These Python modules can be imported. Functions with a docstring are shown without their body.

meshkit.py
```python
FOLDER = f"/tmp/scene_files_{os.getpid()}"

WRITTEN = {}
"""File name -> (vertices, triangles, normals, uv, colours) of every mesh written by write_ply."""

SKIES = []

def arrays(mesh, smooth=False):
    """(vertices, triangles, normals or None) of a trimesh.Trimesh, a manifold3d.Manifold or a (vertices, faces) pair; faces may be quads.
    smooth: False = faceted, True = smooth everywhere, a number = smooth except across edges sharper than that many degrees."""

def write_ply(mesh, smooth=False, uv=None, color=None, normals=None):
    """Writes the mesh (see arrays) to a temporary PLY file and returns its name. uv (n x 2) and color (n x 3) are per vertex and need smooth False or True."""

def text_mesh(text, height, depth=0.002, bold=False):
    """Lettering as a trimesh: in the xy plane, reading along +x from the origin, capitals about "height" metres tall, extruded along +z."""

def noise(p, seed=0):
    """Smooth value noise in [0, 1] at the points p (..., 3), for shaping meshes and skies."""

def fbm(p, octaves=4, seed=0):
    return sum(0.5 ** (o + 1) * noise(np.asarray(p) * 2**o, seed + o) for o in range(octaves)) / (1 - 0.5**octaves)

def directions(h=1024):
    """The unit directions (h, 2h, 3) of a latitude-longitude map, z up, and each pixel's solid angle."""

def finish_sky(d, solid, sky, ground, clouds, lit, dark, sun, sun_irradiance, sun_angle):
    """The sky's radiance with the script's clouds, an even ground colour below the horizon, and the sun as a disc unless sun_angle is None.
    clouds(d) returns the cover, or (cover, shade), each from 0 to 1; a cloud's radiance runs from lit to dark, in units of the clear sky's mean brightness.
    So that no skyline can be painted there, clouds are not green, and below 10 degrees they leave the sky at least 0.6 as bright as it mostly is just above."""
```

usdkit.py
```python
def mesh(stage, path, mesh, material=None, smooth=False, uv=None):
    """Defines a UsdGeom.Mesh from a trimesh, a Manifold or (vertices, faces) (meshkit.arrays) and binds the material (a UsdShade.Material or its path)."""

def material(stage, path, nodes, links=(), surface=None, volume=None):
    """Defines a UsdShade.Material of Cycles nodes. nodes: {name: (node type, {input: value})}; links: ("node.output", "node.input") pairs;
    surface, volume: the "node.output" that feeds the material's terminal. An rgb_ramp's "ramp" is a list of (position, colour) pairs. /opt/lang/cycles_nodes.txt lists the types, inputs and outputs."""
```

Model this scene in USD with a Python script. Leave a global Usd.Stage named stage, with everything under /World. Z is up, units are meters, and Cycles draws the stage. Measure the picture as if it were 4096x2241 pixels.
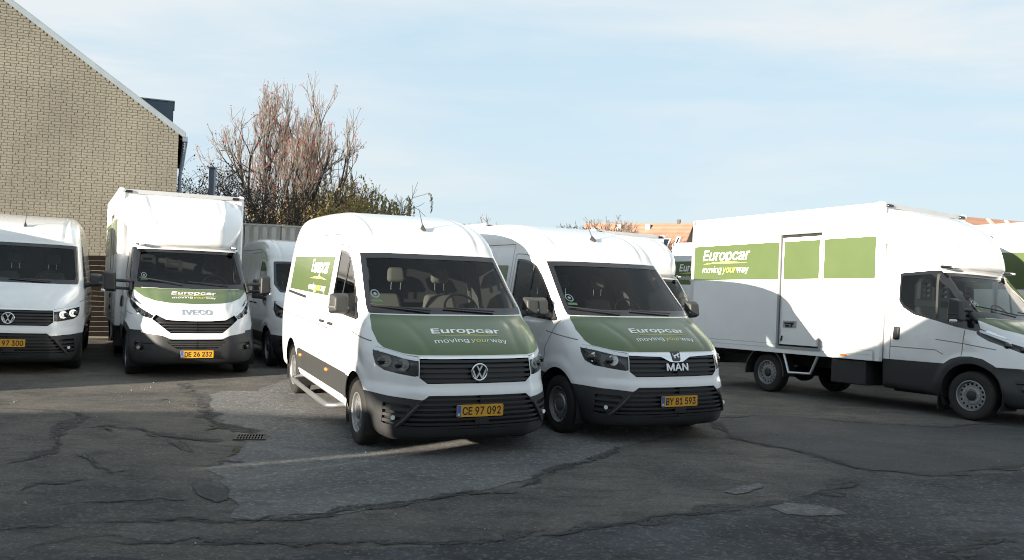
import math, random
import numpy as np, trimesh, usdkit, meshkit
import shapely
from shapely.geometry import Polygon, LineString, Point, box as sbox
from shapely.ops import unary_union
from scipy.ndimage import map_coordinates
from scipy.interpolate import PchipInterpolator, RBFInterpolator
import manifold3d as m3
from pxr import Usd, UsdGeom, UsdLux, UsdShade, Gf, Sdf, Vt

random.seed(7)
RNG = np.random.default_rng(7)
stage = Usd.Stage.CreateInMemory()
UsdGeom.SetStageUpAxis(stage, UsdGeom.Tokens.z)
UsdGeom.SetStageMetersPerUnit(stage, 1.0)
UsdGeom.Xform.Define(stage, '/World')
mat = lambda name, nodes, links=(), surface=None, volume=None: usdkit.material(stage, '/World/Looks/' + name, nodes, links, surface, volume)

# ------------------------------------------------------------------ camera, sky, sun, exposure
CAM_H, ROLL, PITCH, FPX = 1.785, -0.03835, -0.00023, 3356.3
EXPOSURE = 2.05
SUN_AZ, SUN_EL, SUN_I, SKY_S = math.radians(46.0), math.radians(8.5), 0.95, 0.05   # azimuth (from +x) the light travels towards
cam = UsdGeom.Camera.Define(stage, '/World/camera')
cam.CreateHorizontalApertureAttr(36.0)
cam.CreateVerticalApertureAttr(36.0 * 560 / 1024)
cam.CreateFocalLengthAttr(36.0 * FPX / 4096)
cam.CreateClippingRangeAttr(Gf.Vec2f(0.05, 2000))
cam.CreateExposureAttr(EXPOSURE)
_fw = np.array([0, math.cos(PITCH), math.sin(PITCH)]); _up0 = np.array([0, -math.sin(PITCH), math.cos(PITCH)]); _r0 = np.array([1.0, 0, 0])
_rt = math.cos(ROLL) * _r0 - math.sin(ROLL) * _up0
_up = math.sin(ROLL) * _r0 + math.cos(ROLL) * _up0
cam.AddTransformOp().Set(Gf.Matrix4d(*_rt, 0, *_up, 0, *(-_fw), 0, 0, 0, CAM_H, 1))

LIGHT = np.array([math.cos(SUN_AZ) * math.cos(SUN_EL), math.sin(SUN_AZ) * math.cos(SUN_EL), -math.sin(SUN_EL)])
TO_SUN = -LIGHT
dome = UsdLux.DomeLight.Define(stage, '/World/sky')
dome.GetPrim().SetCustomDataByKey('kind', 'structure')
sky = mat('sky', {
    's': ('sky_texture', {'sky_type': 'single_scattering', 'sun_disc': False, 'sun_elevation': SUN_EL, 'sun_rotation': math.atan2(TO_SUN[0], TO_SUN[1]),
                          'altitude': 20.0, 'air_density': 1.0, 'aerosol_density': 0.6, 'ozone_density': 2.0}),
    'tc': ('texture_coordinate', {}), 'map': ('mapping', {'scale': (1.0, 1.0, 5.5), 'rotation': (0.12, 0.05, 0.0)}),
    'n': ('noise_texture', {'scale': 2.3, 'detail': 9.0, 'roughness': 0.58, 'distortion': 0.35}),
    'map2': ('mapping', {'scale': (1.0, 1.0, 3.0), 'location': (3.1, 1.7, 0.3)}),
    'n2': ('noise_texture', {'scale': 0.9, 'detail': 3.0}),
    'mul': ('math', {'math_type': 'multiply'}),
    'r': ('map_range', {'from_min': 0.15, 'from_max': 0.32, 'to_min': 0.0, 'to_max': 1.0, 'clamp': True}),
    'sep': ('separate_xyz', {}),
    'hz': ('map_range', {'from_min': 0.0, 'from_max': 0.30, 'to_min': 1.0, 'to_max': 0.0, 'clamp': True}),
    'hzm': ('math', {'math_type': 'multiply', 'value2': 0.45}),
    'mx': ('math', {'math_type': 'maximum'}),
    'veil': ('mix', {'fac': 0.86, 'color2': (3.05, 3.95, 4.55)}),
    'cl': ('mix', {'color2': (3.95, 4.25, 4.42)}),
    'bg': ('background_shader', {'strength': SKY_S})},
    [('tc.generated', 'map.vector'), ('map.vector', 'n.vector'), ('tc.generated', 'map2.vector'), ('map2.vector', 'n2.vector'), ('n.fac', 'mul.value1'), ('n2.fac', 'mul.value2'), ('mul.value', 'r.value'),
     ('tc.generated', 'sep.vector'), ('sep.z', 'hz.value'), ('hz.result', 'hzm.value1'), ('hzm.value', 'mx.value1'), ('r.result', 'mx.value2'), ('mx.value', 'cl.fac'), ('s.color', 'veil.color1'), ('veil.color', 'cl.color1'), ('cl.color', 'bg.color')], surface='bg.background')
UsdShade.MaterialBindingAPI.Apply(dome.GetPrim()).Bind(sky)
sun = UsdLux.DistantLight.Define(stage, '/World/sun')
sun.CreateNormalizeAttr(True); sun.CreateIntensityAttr(SUN_I); sun.CreateAngleAttr(0.5); sun.CreateColorAttr(Gf.Vec3f(1.0, 0.88, 0.72))
_z = TO_SUN; _x = np.cross([0, 0, 1.0], _z); _x /= np.linalg.norm(_x); _y = np.cross(_z, _x)
sun.AddTransformOp().Set(Gf.Matrix4d(*_x, 0, *_y, 0, *_z, 0, 0, 0, 30, 1))

# ------------------------------------------------------------------ prims, names, labels
USED = {}
def numbered(parent, name):
    k = USED.get((parent, name), 0); USED[(parent, name)] = k + 1
    return name if k == 0 else f'{name}_{k:03d}'
def label(prim, **kw):
    p = prim.GetPrim()
    for k, v in kw.items():
        if v: p.SetCustomDataByKey(k, v)
    return p
def path_of(parent): return '/World' if parent is None else str(parent.GetPath())
class Mesh:
    """v: points, f: triangles, n: unit vertex normals or None."""
    def __init__(s, v, f, n=None): s.v, s.f, s.n = np.asarray(v, float).reshape(-1, 3), np.asarray(f, int).reshape(-1, 3), n
    def off(s, d): return Mesh(s.v + s.n * d, s.f, s.n)
    def flip(s): return Mesh(s.v, s.f[:, ::-1], None if s.n is None else -s.n)
    def mirror(s):
        k = np.array([1, -1, 1.0]); return Mesh(s.v * k, s.f[:, ::-1], None if s.n is None else s.n * k)
    def move(s, t): return Mesh(s.v + np.asarray(t, float), s.f, s.n)
    def rot(s, R): R = np.asarray(R, float); return Mesh(s.v @ R.T, s.f, None if s.n is None else s.n @ R.T)
def as_mesh(m, smooth=False):
    if isinstance(m, Mesh): return m
    v, f, n = meshkit.arrays(m, smooth); return Mesh(v, f, n)
def join(*ms):
    ms = [as_mesh(m) for m in ms if m is not None]
    ms = [m for m in ms if len(m.f)]
    if not ms: return Mesh(np.zeros((0, 3)), np.zeros((0, 3)), np.zeros((0, 3)))
    o = np.cumsum([0] + [len(m.v) for m in ms])
    return Mesh(np.vstack([m.v for m in ms]), np.vstack([m.f + k for m, k in zip(ms, o)]), None if any(m.n is None for m in ms) else np.vstack([m.n for m in ms]))
def obj(name, m, material, parent=None, smooth=False, **kw):
    """ONE Mesh prim under parent or under /World."""
    m = as_mesh(m, smooth)
    if len(m.f) == 0: return None
    pp = path_of(parent); path = pp + '/' + numbered(pp, name)
    if m.n is None and smooth is not False:
        v, f, n = meshkit.arrays((m.v, m.f), smooth); m = Mesh(v, f, n)
    g = UsdGeom.Mesh.Define(stage, path)
    g.CreatePointsAttr(Vt.Vec3fArray.FromNumpy(m.v.astype(np.float32)))
    g.CreateFaceVertexCountsAttr(Vt.IntArray.FromNumpy(np.full(len(m.f), 3, np.int32)))
    g.CreateFaceVertexIndicesAttr(Vt.IntArray.FromNumpy(m.f.astype(np.int32).ravel()))
    g.CreateSubdivisionSchemeAttr('none')
    if m.n is not None:
        g.CreateNormalsAttr(Vt.Vec3fArray.FromNumpy(np.asarray(m.n, np.float32))); g.SetNormalsInterpolation('vertex')
    UsdShade.MaterialBindingAPI.Apply(g.GetPrim()).Bind(material)
    label(g, **kw)
    return g
def thing(name, label_, category, matrix=None, group=None, kind=None, ref=None, instance=False, root='/World'):
    x = UsdGeom.Xform.Define(stage, root + '/' + numbered(root, name))
    if matrix is not None: x.AddTransformOp().Set(Gf.Matrix4d(*np.asarray(matrix, float).T.ravel()))
    label(x, label=label_, category=category, group=group, kind=kind)
    if ref is not None:
        x.GetPrim().GetReferences().AddInternalReference(ref)
        if instance: x.GetPrim().SetInstanceable(True)
    return x

# ------------------------------------------------------------------ simple shapes
def bx(x0, x1, y0, y1, z0, z1):
    m = trimesh.creation.box([x1 - x0, y1 - y0, z1 - z0]); m.apply_translation([(x0 + x1) / 2, (y0 + y1) / 2, (z0 + z1) / 2]); return as_mesh(m)
def rbox(c, size, r=0.01, seg=12):
    """box with rounded edges (hull of spheres)."""
    s = m3.Manifold.sphere(r, seg); h = np.asarray(size) / 2 - r
    return as_mesh(m3.Manifold.batch_hull([s.translate((np.asarray(c) + h * np.array(k)).tolist()) for k in np.ndindex(2, 2, 2) for k in [np.array(k) * 2 - 1]]), 40)
def hull(pts, r=0.01, seg=12, smooth=45):
    rs = r if np.ndim(r) else [r] * len(pts)
    return as_mesh(m3.Manifold.batch_hull([m3.Manifold.sphere(a, seg).translate([float(k) for k in p]) for p, a in zip(pts, rs)]), smooth)
def cyl(p, q, r, r2=None, seg=16, smooth=40):
    p, q = np.asarray(p, float), np.asarray(q, float); d = q - p; L = np.linalg.norm(d); d = d / L
    a = np.cross(d, [0, 0, 1.0] if abs(d[2]) < .9 else [1.0, 0, 0]); a /= np.linalg.norm(a); b = np.cross(d, a)
    t = np.linspace(0, 2 * np.pi, seg, endpoint=False); ring = np.cos(t)[:, None] * a + np.sin(t)[:, None] * b
    r2 = r if r2 is None else r2
    v = np.vstack([p + ring * r, q + ring * r2, [p], [q]]); i = np.arange(seg); j = (i + 1) % seg
    f = np.vstack([np.stack([i, j, seg + j], 1), np.stack([i, seg + j, seg + i], 1), np.stack([j, i, np.full(seg, 2 * seg)], 1), np.stack([seg + i, seg + j, np.full(seg, 2 * seg + 1)], 1)])
    return as_mesh((v, f[:, ::-1]), smooth)
def tube(path, r, seg=10, smooth=True):
    """round bar along a polyline."""
    P = np.asarray(path, float); T = np.gradient(P, axis=0); T /= np.linalg.norm(T, axis=1, keepdims=True)
    a = np.cross(T[0], [0, 0, 1.0] if abs(T[0][2]) < .9 else [1.0, 0, 0]); rs = np.broadcast_to(r, len(P)); V = []
    t = np.linspace(0, 2 * np.pi, seg, endpoint=False)
    for p, d, rr in zip(P, T, rs):
        a = a - d * (a @ d); a /= np.linalg.norm(a); b = np.cross(d, a)
        V.append(p + rr * (np.cos(t)[:, None] * a + np.sin(t)[:, None] * b))
    n = len(P); i = np.arange(seg); j = (i + 1) % seg; F = []
    for k in range(n - 1):
        F += [np.stack([k * seg + i, k * seg + j, (k + 1) * seg + j], 1), np.stack([k * seg + i, (k + 1) * seg + j, (k + 1) * seg + i], 1)]
    V = np.vstack(V + [P[:1], P[-1:]]); F += [np.stack([j, i, np.full(seg, n * seg)], 1), np.stack([(n - 1) * seg + i, (n - 1) * seg + j, np.full(seg, n * seg + 1)], 1)]
    return as_mesh((V, np.vstack(F)), 50)
def rev_y(profile, seg=48, smooth=35):
    """revolve (radius, y) points about the y axis."""
    pr = np.asarray(profile, float); t = np.linspace(0, 2 * np.pi, seg, endpoint=False); n = len(pr)
    V = np.stack([pr[:, 0][:, None] * np.cos(t), np.repeat(pr[:, 1][:, None], seg, 1), pr[:, 0][:, None] * np.sin(t)], -1).reshape(-1, 3)
    i = np.arange(seg); j = (i + 1) % seg; F = []
    for k in range(n - 1):
        F += [np.stack([k * seg + i, k * seg + j, (k + 1) * seg + j], 1), np.stack([k * seg + i, (k + 1) * seg + j, (k + 1) * seg + i], 1)]
    return as_mesh((V, np.vstack(F)), smooth)
def extrude(poly, d, axes='xz', at=0.0):
    """shapely polygon extruded by d; axes xz: polygon in x,z pushed along +y from at; yz: pushed along +x; xy: along +z."""
    out = []
    for g in getattr(poly, 'geoms', [poly]):
        m = trimesh.creation.extrude_polygon(g, d, engine='earcut'); v = np.array(m.vertices); f = np.array(m.faces)
        if axes == 'xz': w = np.stack([v[:, 0], at + v[:, 2], v[:, 1]], 1); f = f[:, ::-1]
        elif axes == 'yz': w = np.stack([at + v[:, 2], v[:, 0], v[:, 1]], 1)
        else: w = np.stack([v[:, 0], v[:, 1], at + v[:, 2]], 1)
        out.append(Mesh(w, f))
    return join(*out)
def spline(pts, n=8, closed=False):
    """Catmull-Rom curve through 2-D or 3-D points."""
    P = np.asarray(pts, float); Q = np.vstack([P[-1:], P, P[:2]]) if closed else np.vstack([2 * P[0] - P[1], P, 2 * P[-1] - P[-2]])
    out = []
    for k in range(len(Q) - 3):
        a, b, c, d = Q[k:k + 4]; t = np.linspace(0, 1, n, endpoint=False)[:, None]
        out.append(.5 * (2 * b + (c - a) * t + (2 * a - 5 * b + 4 * c - d) * t ** 2 + (3 * b - a - 3 * c + d) * t ** 3))
    return np.vstack(out if closed else out + [P[-1:]])

# ------------------------------------------------------------------ bodies from implicit fields
def sd_poly(P, x, y):
    """signed distance to a closed polygon, negative inside."""
    P = np.asarray(P, float); x, y = np.asarray(x, float), np.asarray(y, float)
    d = np.full(x.shape, 1e9); inside = np.zeros(x.shape, bool)
    for (ax, ay), (bx_, by_) in zip(P, np.roll(P, -1, 0)):
        ex, ey = bx_ - ax, by_ - ay; l = ex * ex + ey * ey
        if l < 1e-14: continue
        t = np.clip(((x - ax) * ex + (y - ay) * ey) / l, 0, 1)
        d = np.minimum(d, (x - ax - t * ex) ** 2 + (y - ay - t * ey) ** 2)
        if ey != 0: inside ^= ((ay > y) != (by_ > y)) & (x < ex * (y - ay) / ey + ax)
    return np.where(inside, -1, 1) * np.sqrt(d)
class Table:
    """a 2-D distance field kept on a grid."""
    def __init__(s, P, pad=0.5, h=0.012):
        P = np.asarray(P, float); s.lo = P.min(0) - pad; n = np.ceil((P.max(0) + pad - s.lo) / h).astype(int) + 1; s.h = h
        gx, gy = np.meshgrid(s.lo[0] + h * np.arange(n[0]), s.lo[1] + h * np.arange(n[1]), indexing='ij'); s.t = sd_poly(P, gx, gy)
    def __call__(s, x, y): return map_coordinates(s.t, [(x - s.lo[0]) / s.h, (y - s.lo[1]) / s.h], order=1, mode='nearest')
def smax(a, b, r): h = np.maximum(r - np.abs(a - b), 0) / r; return np.maximum(a, b) + h * h * r * .25
def sstep(a, b, x): t = np.clip((x - a) / (b - a), 0, 1); return t * t * (3 - 2 * t)
def gradient(F, p, e=2e-3):
    g = np.stack([F(*(p + e * k).T) - F(*(p - e * k).T) for k in np.eye(3)], 1); return g / (2 * e)
def nets(F, lo, hi, h):
    """surface nets for the half y >= 0 (made whole by mirroring), then drawn onto the surface."""
    lo, hi = np.asarray(lo, float), np.asarray(hi, float); n = np.ceil((hi - lo) / h).astype(int) + 1
    ax = [lo[k] + h * np.arange(n[k]) for k in range(3)]
    S = F(*np.meshgrid(*ax, indexing='ij'))
    neg = S < 0
    c = [neg[a:a + n[0] - 1, b:b + n[1] - 1, d:d + n[2] - 1] for a, b, d in np.ndindex(2, 2, 2)]
    cnt = sum(x.astype(np.int8) for x in c); act = (cnt > 0) & (cnt < 8)
    idx = -np.ones(act.shape, int); ii = np.argwhere(act); idx[act] = np.arange(len(ii))
    pos = np.zeros((len(ii), 3)); num = np.zeros(len(ii))
    corners = list(np.ndindex(2, 2, 2))
    for a in corners:
        for k in range(3):
            if a[k]: continue
            b = list(a); b[k] = 1; i0 = ii + a; i1 = ii + b
            s0, s1 = S[tuple(i0.T)], S[tuple(i1.T)]; x = (s0 < 0) != (s1 < 0); t = np.where(x, s0 / np.where(x, s0 - s1, 1), 0)
            p = np.array(a, float)[None].repeat(len(ii), 0); p[:, k] = t
            pos[x] += p[x]; num[x] += 1
    V = lo + h * (ii + pos / num[:, None])
    faces = []
    for k in range(3):
        o = [j for j in range(3) if j != k]
        sl0 = [slice(1, n[j] - 1) for j in range(3)]; sl0[k] = slice(0, n[k] - 1)
        sl1 = list(sl0); sl1[k] = slice(1, n[k])
        a0, a1 = neg[tuple(sl0)], neg[tuple(sl1)]
        q = np.argwhere(a0 != a1); base = q.copy(); base[:, o[0]] += 1; base[:, o[1]] += 1
        fl = a0[tuple(q.T)]
        def at(d0, d1):
            b = base.copy(); b[:, o[0]] -= d0; b[:, o[1]] -= d1; return idx[tuple(b.T)]
        quad = np.stack([at(1, 1), at(0, 1), at(0, 0), at(1, 0)], 1)
        if k == 1: fl = ~fl
        quad[~fl] = quad[~fl][:, ::-1]; faces.append(quad)
    Q = np.vstack(faces)
    for _ in range(4):
        g = gradient(F, V); V = V - np.clip(F(*V.T) / np.maximum((g * g).sum(1), .05), -h, h)[:, None] * g
    # shorter diagonal
    d0 = np.linalg.norm(V[Q[:, 0]] - V[Q[:, 2]], axis=1) <= np.linalg.norm(V[Q[:, 1]] - V[Q[:, 3]], axis=1)
    T = np.vstack([Q[d0][:, [0, 1, 2]], Q[d0][:, [0, 2, 3]], Q[~d0][:, [0, 1, 3]], Q[~d0][:, [1, 2, 3]]])
    g = gradient(F, V, 4e-3); N = g / np.maximum(np.linalg.norm(g, axis=1, keepdims=True), 1e-9)
    return Mesh(V, T, N)
def clean(m):
    u, inv = np.unique(m.f, return_inverse=True); return Mesh(m.v[u], inv.reshape(-1, 3), None if m.n is None else m.n[u])
def clip(m, g):
    """(part where g < 0, part where g >= 0); g: values at the vertices. The cut follows g = 0 through the triangles."""
    g = np.where(np.abs(g) < 1e-9, 1e-9, g); s = g[m.f] < 0; c = s.sum(1)
    e = np.sort(np.vstack([m.f[:, [0, 1]], m.f[:, [1, 2]], m.f[:, [2, 0]]]), 1); cut = (g[e[:, 0]] < 0) != (g[e[:, 1]] < 0)
    ue, inv = np.unique(e[cut], axis=0, return_inverse=True)
    t = (g[ue[:, 0]] / (g[ue[:, 0]] - g[ue[:, 1]]))[:, None] if len(ue) else np.zeros((0, 1))
    nv = m.v[ue[:, 0]] * (1 - t) + m.v[ue[:, 1]] * t if len(ue) else np.zeros((0, 3))
    eid = -np.ones(len(e), int); eid[cut] = inv.ravel() + len(m.v); nf = len(m.f); E = np.stack([eid[:nf], eid[nf:2 * nf], eid[2 * nf:]], 1)
    V = np.vstack([m.v, nv]); N = None
    if m.n is not None:
        nn = m.n[ue[:, 0]] * (1 - t) + m.n[ue[:, 1]] * t if len(ue) else np.zeros((0, 3))
        N = np.vstack([m.n, nn / np.maximum(np.linalg.norm(nn, axis=1, keepdims=True), 1e-9)])
    ins, outs = [m.f[c == 3]], [m.f[c == 0]]
    for k in range(3):
        for one, A, B in ((True, ins, outs), (False, outs, ins)):
            w = (c == (1 if one else 2)) & (s[:, k] == one)
            f = m.f[w]; a, b, d = f[:, k], f[:, (k + 1) % 3], f[:, (k + 2) % 3]; ab, da = E[w, k], E[w, (k + 2) % 3]
            A.append(np.stack([a, ab, da], 1)); B.append(np.stack([ab, b, d], 1)); B.append(np.stack([ab, d, da], 1))
    return clean(Mesh(V, np.vstack(ins), N)), clean(Mesh(V, np.vstack(outs), N))
def skirt(m, depth):
    """walls from the border of m inwards along its normals."""
    e = np.vstack([m.f[:, [0, 1]], m.f[:, [1, 2]], m.f[:, [2, 0]]]); k = np.sort(e, 1); _, inv, cnt = np.unique(k, axis=0, return_inverse=True, return_counts=True)
    b = e[cnt[inv.ravel()] == 1]; n = len(m.v); V = np.vstack([m.v, m.v - m.n * depth])
    q = np.vstack([np.stack([b[:, 0], b[:, 0] + n, b[:, 1] + n], 1), np.stack([b[:, 0], b[:, 1] + n, b[:, 1]], 1)])
    return clean(Mesh(V, q))
def tray(m, depth): return join(Mesh(m.off(-depth).v, m.f), skirt(m, depth).flip())
def tyz(m, P): return sd_poly(P, m.v[:, 1], m.v[:, 2])
def txz(m, P): return sd_poly(P, m.v[:, 0], m.v[:, 2])
def cast(F, p, d, reach=3.0, lift=0.0):
    """points p moved along d until they lie on F = 0 (first hit), then lifted by lift."""
    p = np.array(p, float); d = np.broadcast_to(np.asarray(d, float), p.shape).copy(); t = np.zeros(len(p))
    for _ in range(60): t += np.clip(F(*(p + d * t[:, None]).T), -.05, .1) * .8
    q = p + d * t[:, None]; g = gradient(F, q); g /= np.maximum(np.linalg.norm(g, axis=1, keepdims=True), 1e-9)
    return q + g * lift, g
# ------------------------------------------------------------------ large van (panel van with high roof): its surface
VAN_SIDE = np.vstack([[(-4.66, .30), (-4.70, .42), (-4.72, .70), (-4.71, 1.3)], [(-4.66, 2.0), (-4.58, 2.38)],
    spline([(-4.50, 2.50), (-4.36, 2.575), (-4.0, 2.60), (-3.0, 2.61), (-2.2, 2.595), (-1.6, 2.535), (-1.15, 2.44), (-.85, 2.335), (-.68, 2.22), (-.57, 2.085)], 5),
    [(-.30, 1.86), (-.02, 1.62)], spline([(.20, 1.425), (.30, 1.362), (.52, 1.28), (.74, 1.18), (.86, 1.105), (.925, 1.035), (.965, .95), (.99, .84), (1.005, .74), (1.03, .685), (1.04, .62), (1.045, .45), (1.03, .32), (.99, .23), (.90, .19)], 4), [(.4, .19), (0, .24), (-.5, .28)]])
_van_side = Table(VAN_SIDE)
_van_b = PchipInterpolator([0, .2, .3, .45, .7, 1.0, 1.25, 1.42, 1.6, 2.0, 2.25, 2.45, 2.62, 3], [.90, .93, .965, .99, 1.01, 1.015, 1.005, .985, .955, .895, .855, .80, .74, .6])
_van_t = PchipInterpolator([-5, -4.7, -4.3, -3.5, -.6, .2, .6, .9, 1.1, 1.4], [.955, .97, .992, 1, 1, .995, .975, .945, .92, .88])
def van_field(x, y, z, side=None):
    ay = np.abs(y)
    k1 = .11 + .03 * sstep(1.0, 1.6, z) - .06 * sstep(1.6, 2.3, z)
    k2 = (.30 * (1 - sstep(1.05, 1.5, z)) + .07) * (1 - .25 * sstep(.75, .4, z))
    drop = k1 * (ay / .9) ** 2 + k2 * np.clip((ay - .48) / .47, 0, 1.3) ** 2.4
    drop = drop * sstep(-1.4, -.5, x)
    s = (side or _van_side)(x + drop, z)
    w = _van_b(np.clip(z, 0, 3)) * _van_t(np.clip(x, -5, 1.4))
    for wx in (0.0, -3.64):
        d = np.hypot(x - wx, z - .36); w = w + .022 * sstep(.60, .47, d) * sstep(.25, .5, z)
    w = w - .010 * np.exp(-((z - 1.30) / .012) ** 2) * sstep(-.2, -.6, x)
    roof = .014 * np.exp(-((ay - .63) / .03) ** 2) * sstep(2.0, 2.25, z) + .010 * np.exp(-((ay - .50 - .10 * sstep(.9, .2, x)) / .045) ** 2) * sstep(1.5, 1.35, z) * sstep(.98, 1.12, z) * sstep(.2, .4, x)
    return smax(s + roof, ay - w, .10 + .06 * sstep(1.9, 2.3, z)) * .9
VAN_SHELL = None
def van_surface(h=.032):
    m = nets(van_field, (-4.80, -h, .16), (1.12, 1.14, 2.68), h)
    a, _ = clip(m, -m.v[:, 1]); a.v[:, 1] = np.maximum(a.v[:, 1], 0)
    return a          # the half y >= 0
# ------------------------------------------------------------------ box truck cab: its surface
CAB_SIDE = np.vstack([[(-1.45, .32), (-1.45, 1.2), (-1.45, 2.10)], spline([(-1.38, 2.20), (-1.1, 2.235), (-.8, 2.225), (-.58, 2.185), (-.50, 2.135)], 4),
    [(-.25, 1.88), (0, 1.63)], spline([(.16, 1.475), (.24, 1.415), (.42, 1.33), (.62, 1.20), (.76, 1.07), (.845, .95), (.90, .82), (.94, .70), (.965, .63), (.985, .55), (.99, .42), (.975, .32), (.93, .25), (.84, .23)], 4), [(.4, .22), (0, .26), (-.5, .30)]])
_cab_side = Table(CAB_SIDE)
_cab_b = PchipInterpolator([0, .2, .3, .5, .8, 1.1, 1.3, 1.5, 1.8, 2.1, 2.25, 2.4], [.90, .93, .965, .99, 1.005, 1.0, .985, .965, .935, .90, .86, .8])
_cab_t = PchipInterpolator([-2, -1.4, -.6, 0, .4, .7, 1.0, 1.4], [.99, 1, 1, .995, .985, .96, .93, .88])
def cab_field(x, y, z):
    ay = np.abs(y)
    k1 = .12 - .05 * sstep(1.6, 2.2, z)
    k2 = (.34 * (1 - sstep(1.15, 1.5, z)) + .07) * (1 - .3 * sstep(.7, .4, z))
    drop = (k1 * (ay / .9) ** 2 + k2 * np.clip((ay - .46) / .48, 0, 1.3) ** 2.2) * sstep(-1.3, -.5, x)
    s = _cab_side(x + drop, z)
    w = _cab_b(np.clip(z, 0, 2.4)) * _cab_t(np.clip(x, -2, 1.4))
    d = np.hypot(x, z - .36); w = w + .028 * sstep(.62, .48, d) * sstep(.25, .5, z)
    crease = .010 * np.exp(-((ay - .52 - .12 * sstep(.8, .2, x)) / .05) ** 2) * sstep(1.5, 1.38, z) * sstep(1.0, 1.15, z)
    return smax(s + crease, ay - w, .10) * .9
FAIR_SIDE = np.vstack([[(-1.46, 2.02), (-1.46, 3.125)], spline([(-1.38, 3.128), (-1.20, 3.085), (-1.0, 3.005), (-.75, 2.85), (-.56, 2.64), (-.46, 2.40), (-.43, 2.24), (-.45, 2.18)], 5), [(-.55, 2.12), (-.9, 2.05)]])
_fair_side = Table(FAIR_SIDE)
_fair_u = Table(np.array([(x, z) for x, z in spline([(-.66, 3.4), (-.64, 2.95), (-.56, 2.62), (-.40, 2.47), (0, 2.40), (.40, 2.47), (.56, 2.62), (.64, 2.95), (.66, 3.4)], 6)]))
_fair_b = PchipInterpolator([1.9, 2.2, 2.3, 2.5, 2.75, 3.0, 3.2], [.78, .80, .85, .955, 1.035, 1.045, 1.0])
def fairing_field(x, y, z):
    ay = np.abs(y)
    drop = .10 * (ay / .9) ** 2 + .22 * np.clip((ay - .50) / .45, 0, 1.2) ** 2
    s = _fair_side(x + drop, z) + .028 * sstep(.04, -.04, _fair_u(y, z)) * sstep(-1.5, -1.2, x)
    w = _fair_b(np.clip(z, 1.9, 3.2)) - .06 * sstep(-1.0, -.4, x)
    f = smax(s, ay - w, .10)
    low = (2.56 - .36 * (x + 1.46) - z) * .9 - 1.2 * np.clip(.84 - ay, 0, 1)       # the flanks end on a line that rises towards the box
    return smax(f, low, .03) * .85
def half(F, lo, hi, h):
    m = nets(F, lo, hi, h); a, _ = clip(m, -m.v[:, 1]); a.v[:, 1] = np.maximum(a.v[:, 1], 0); return a
def cab_surface(h=.032): return half(cab_field, (-1.52, -h, .16), (1.10, 1.14, 2.32), h)
def fairing_surface(h=.035): return half(fairing_field, (-1.60, -h, 1.95), (-.35, 1.16, 3.25), h)
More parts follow.
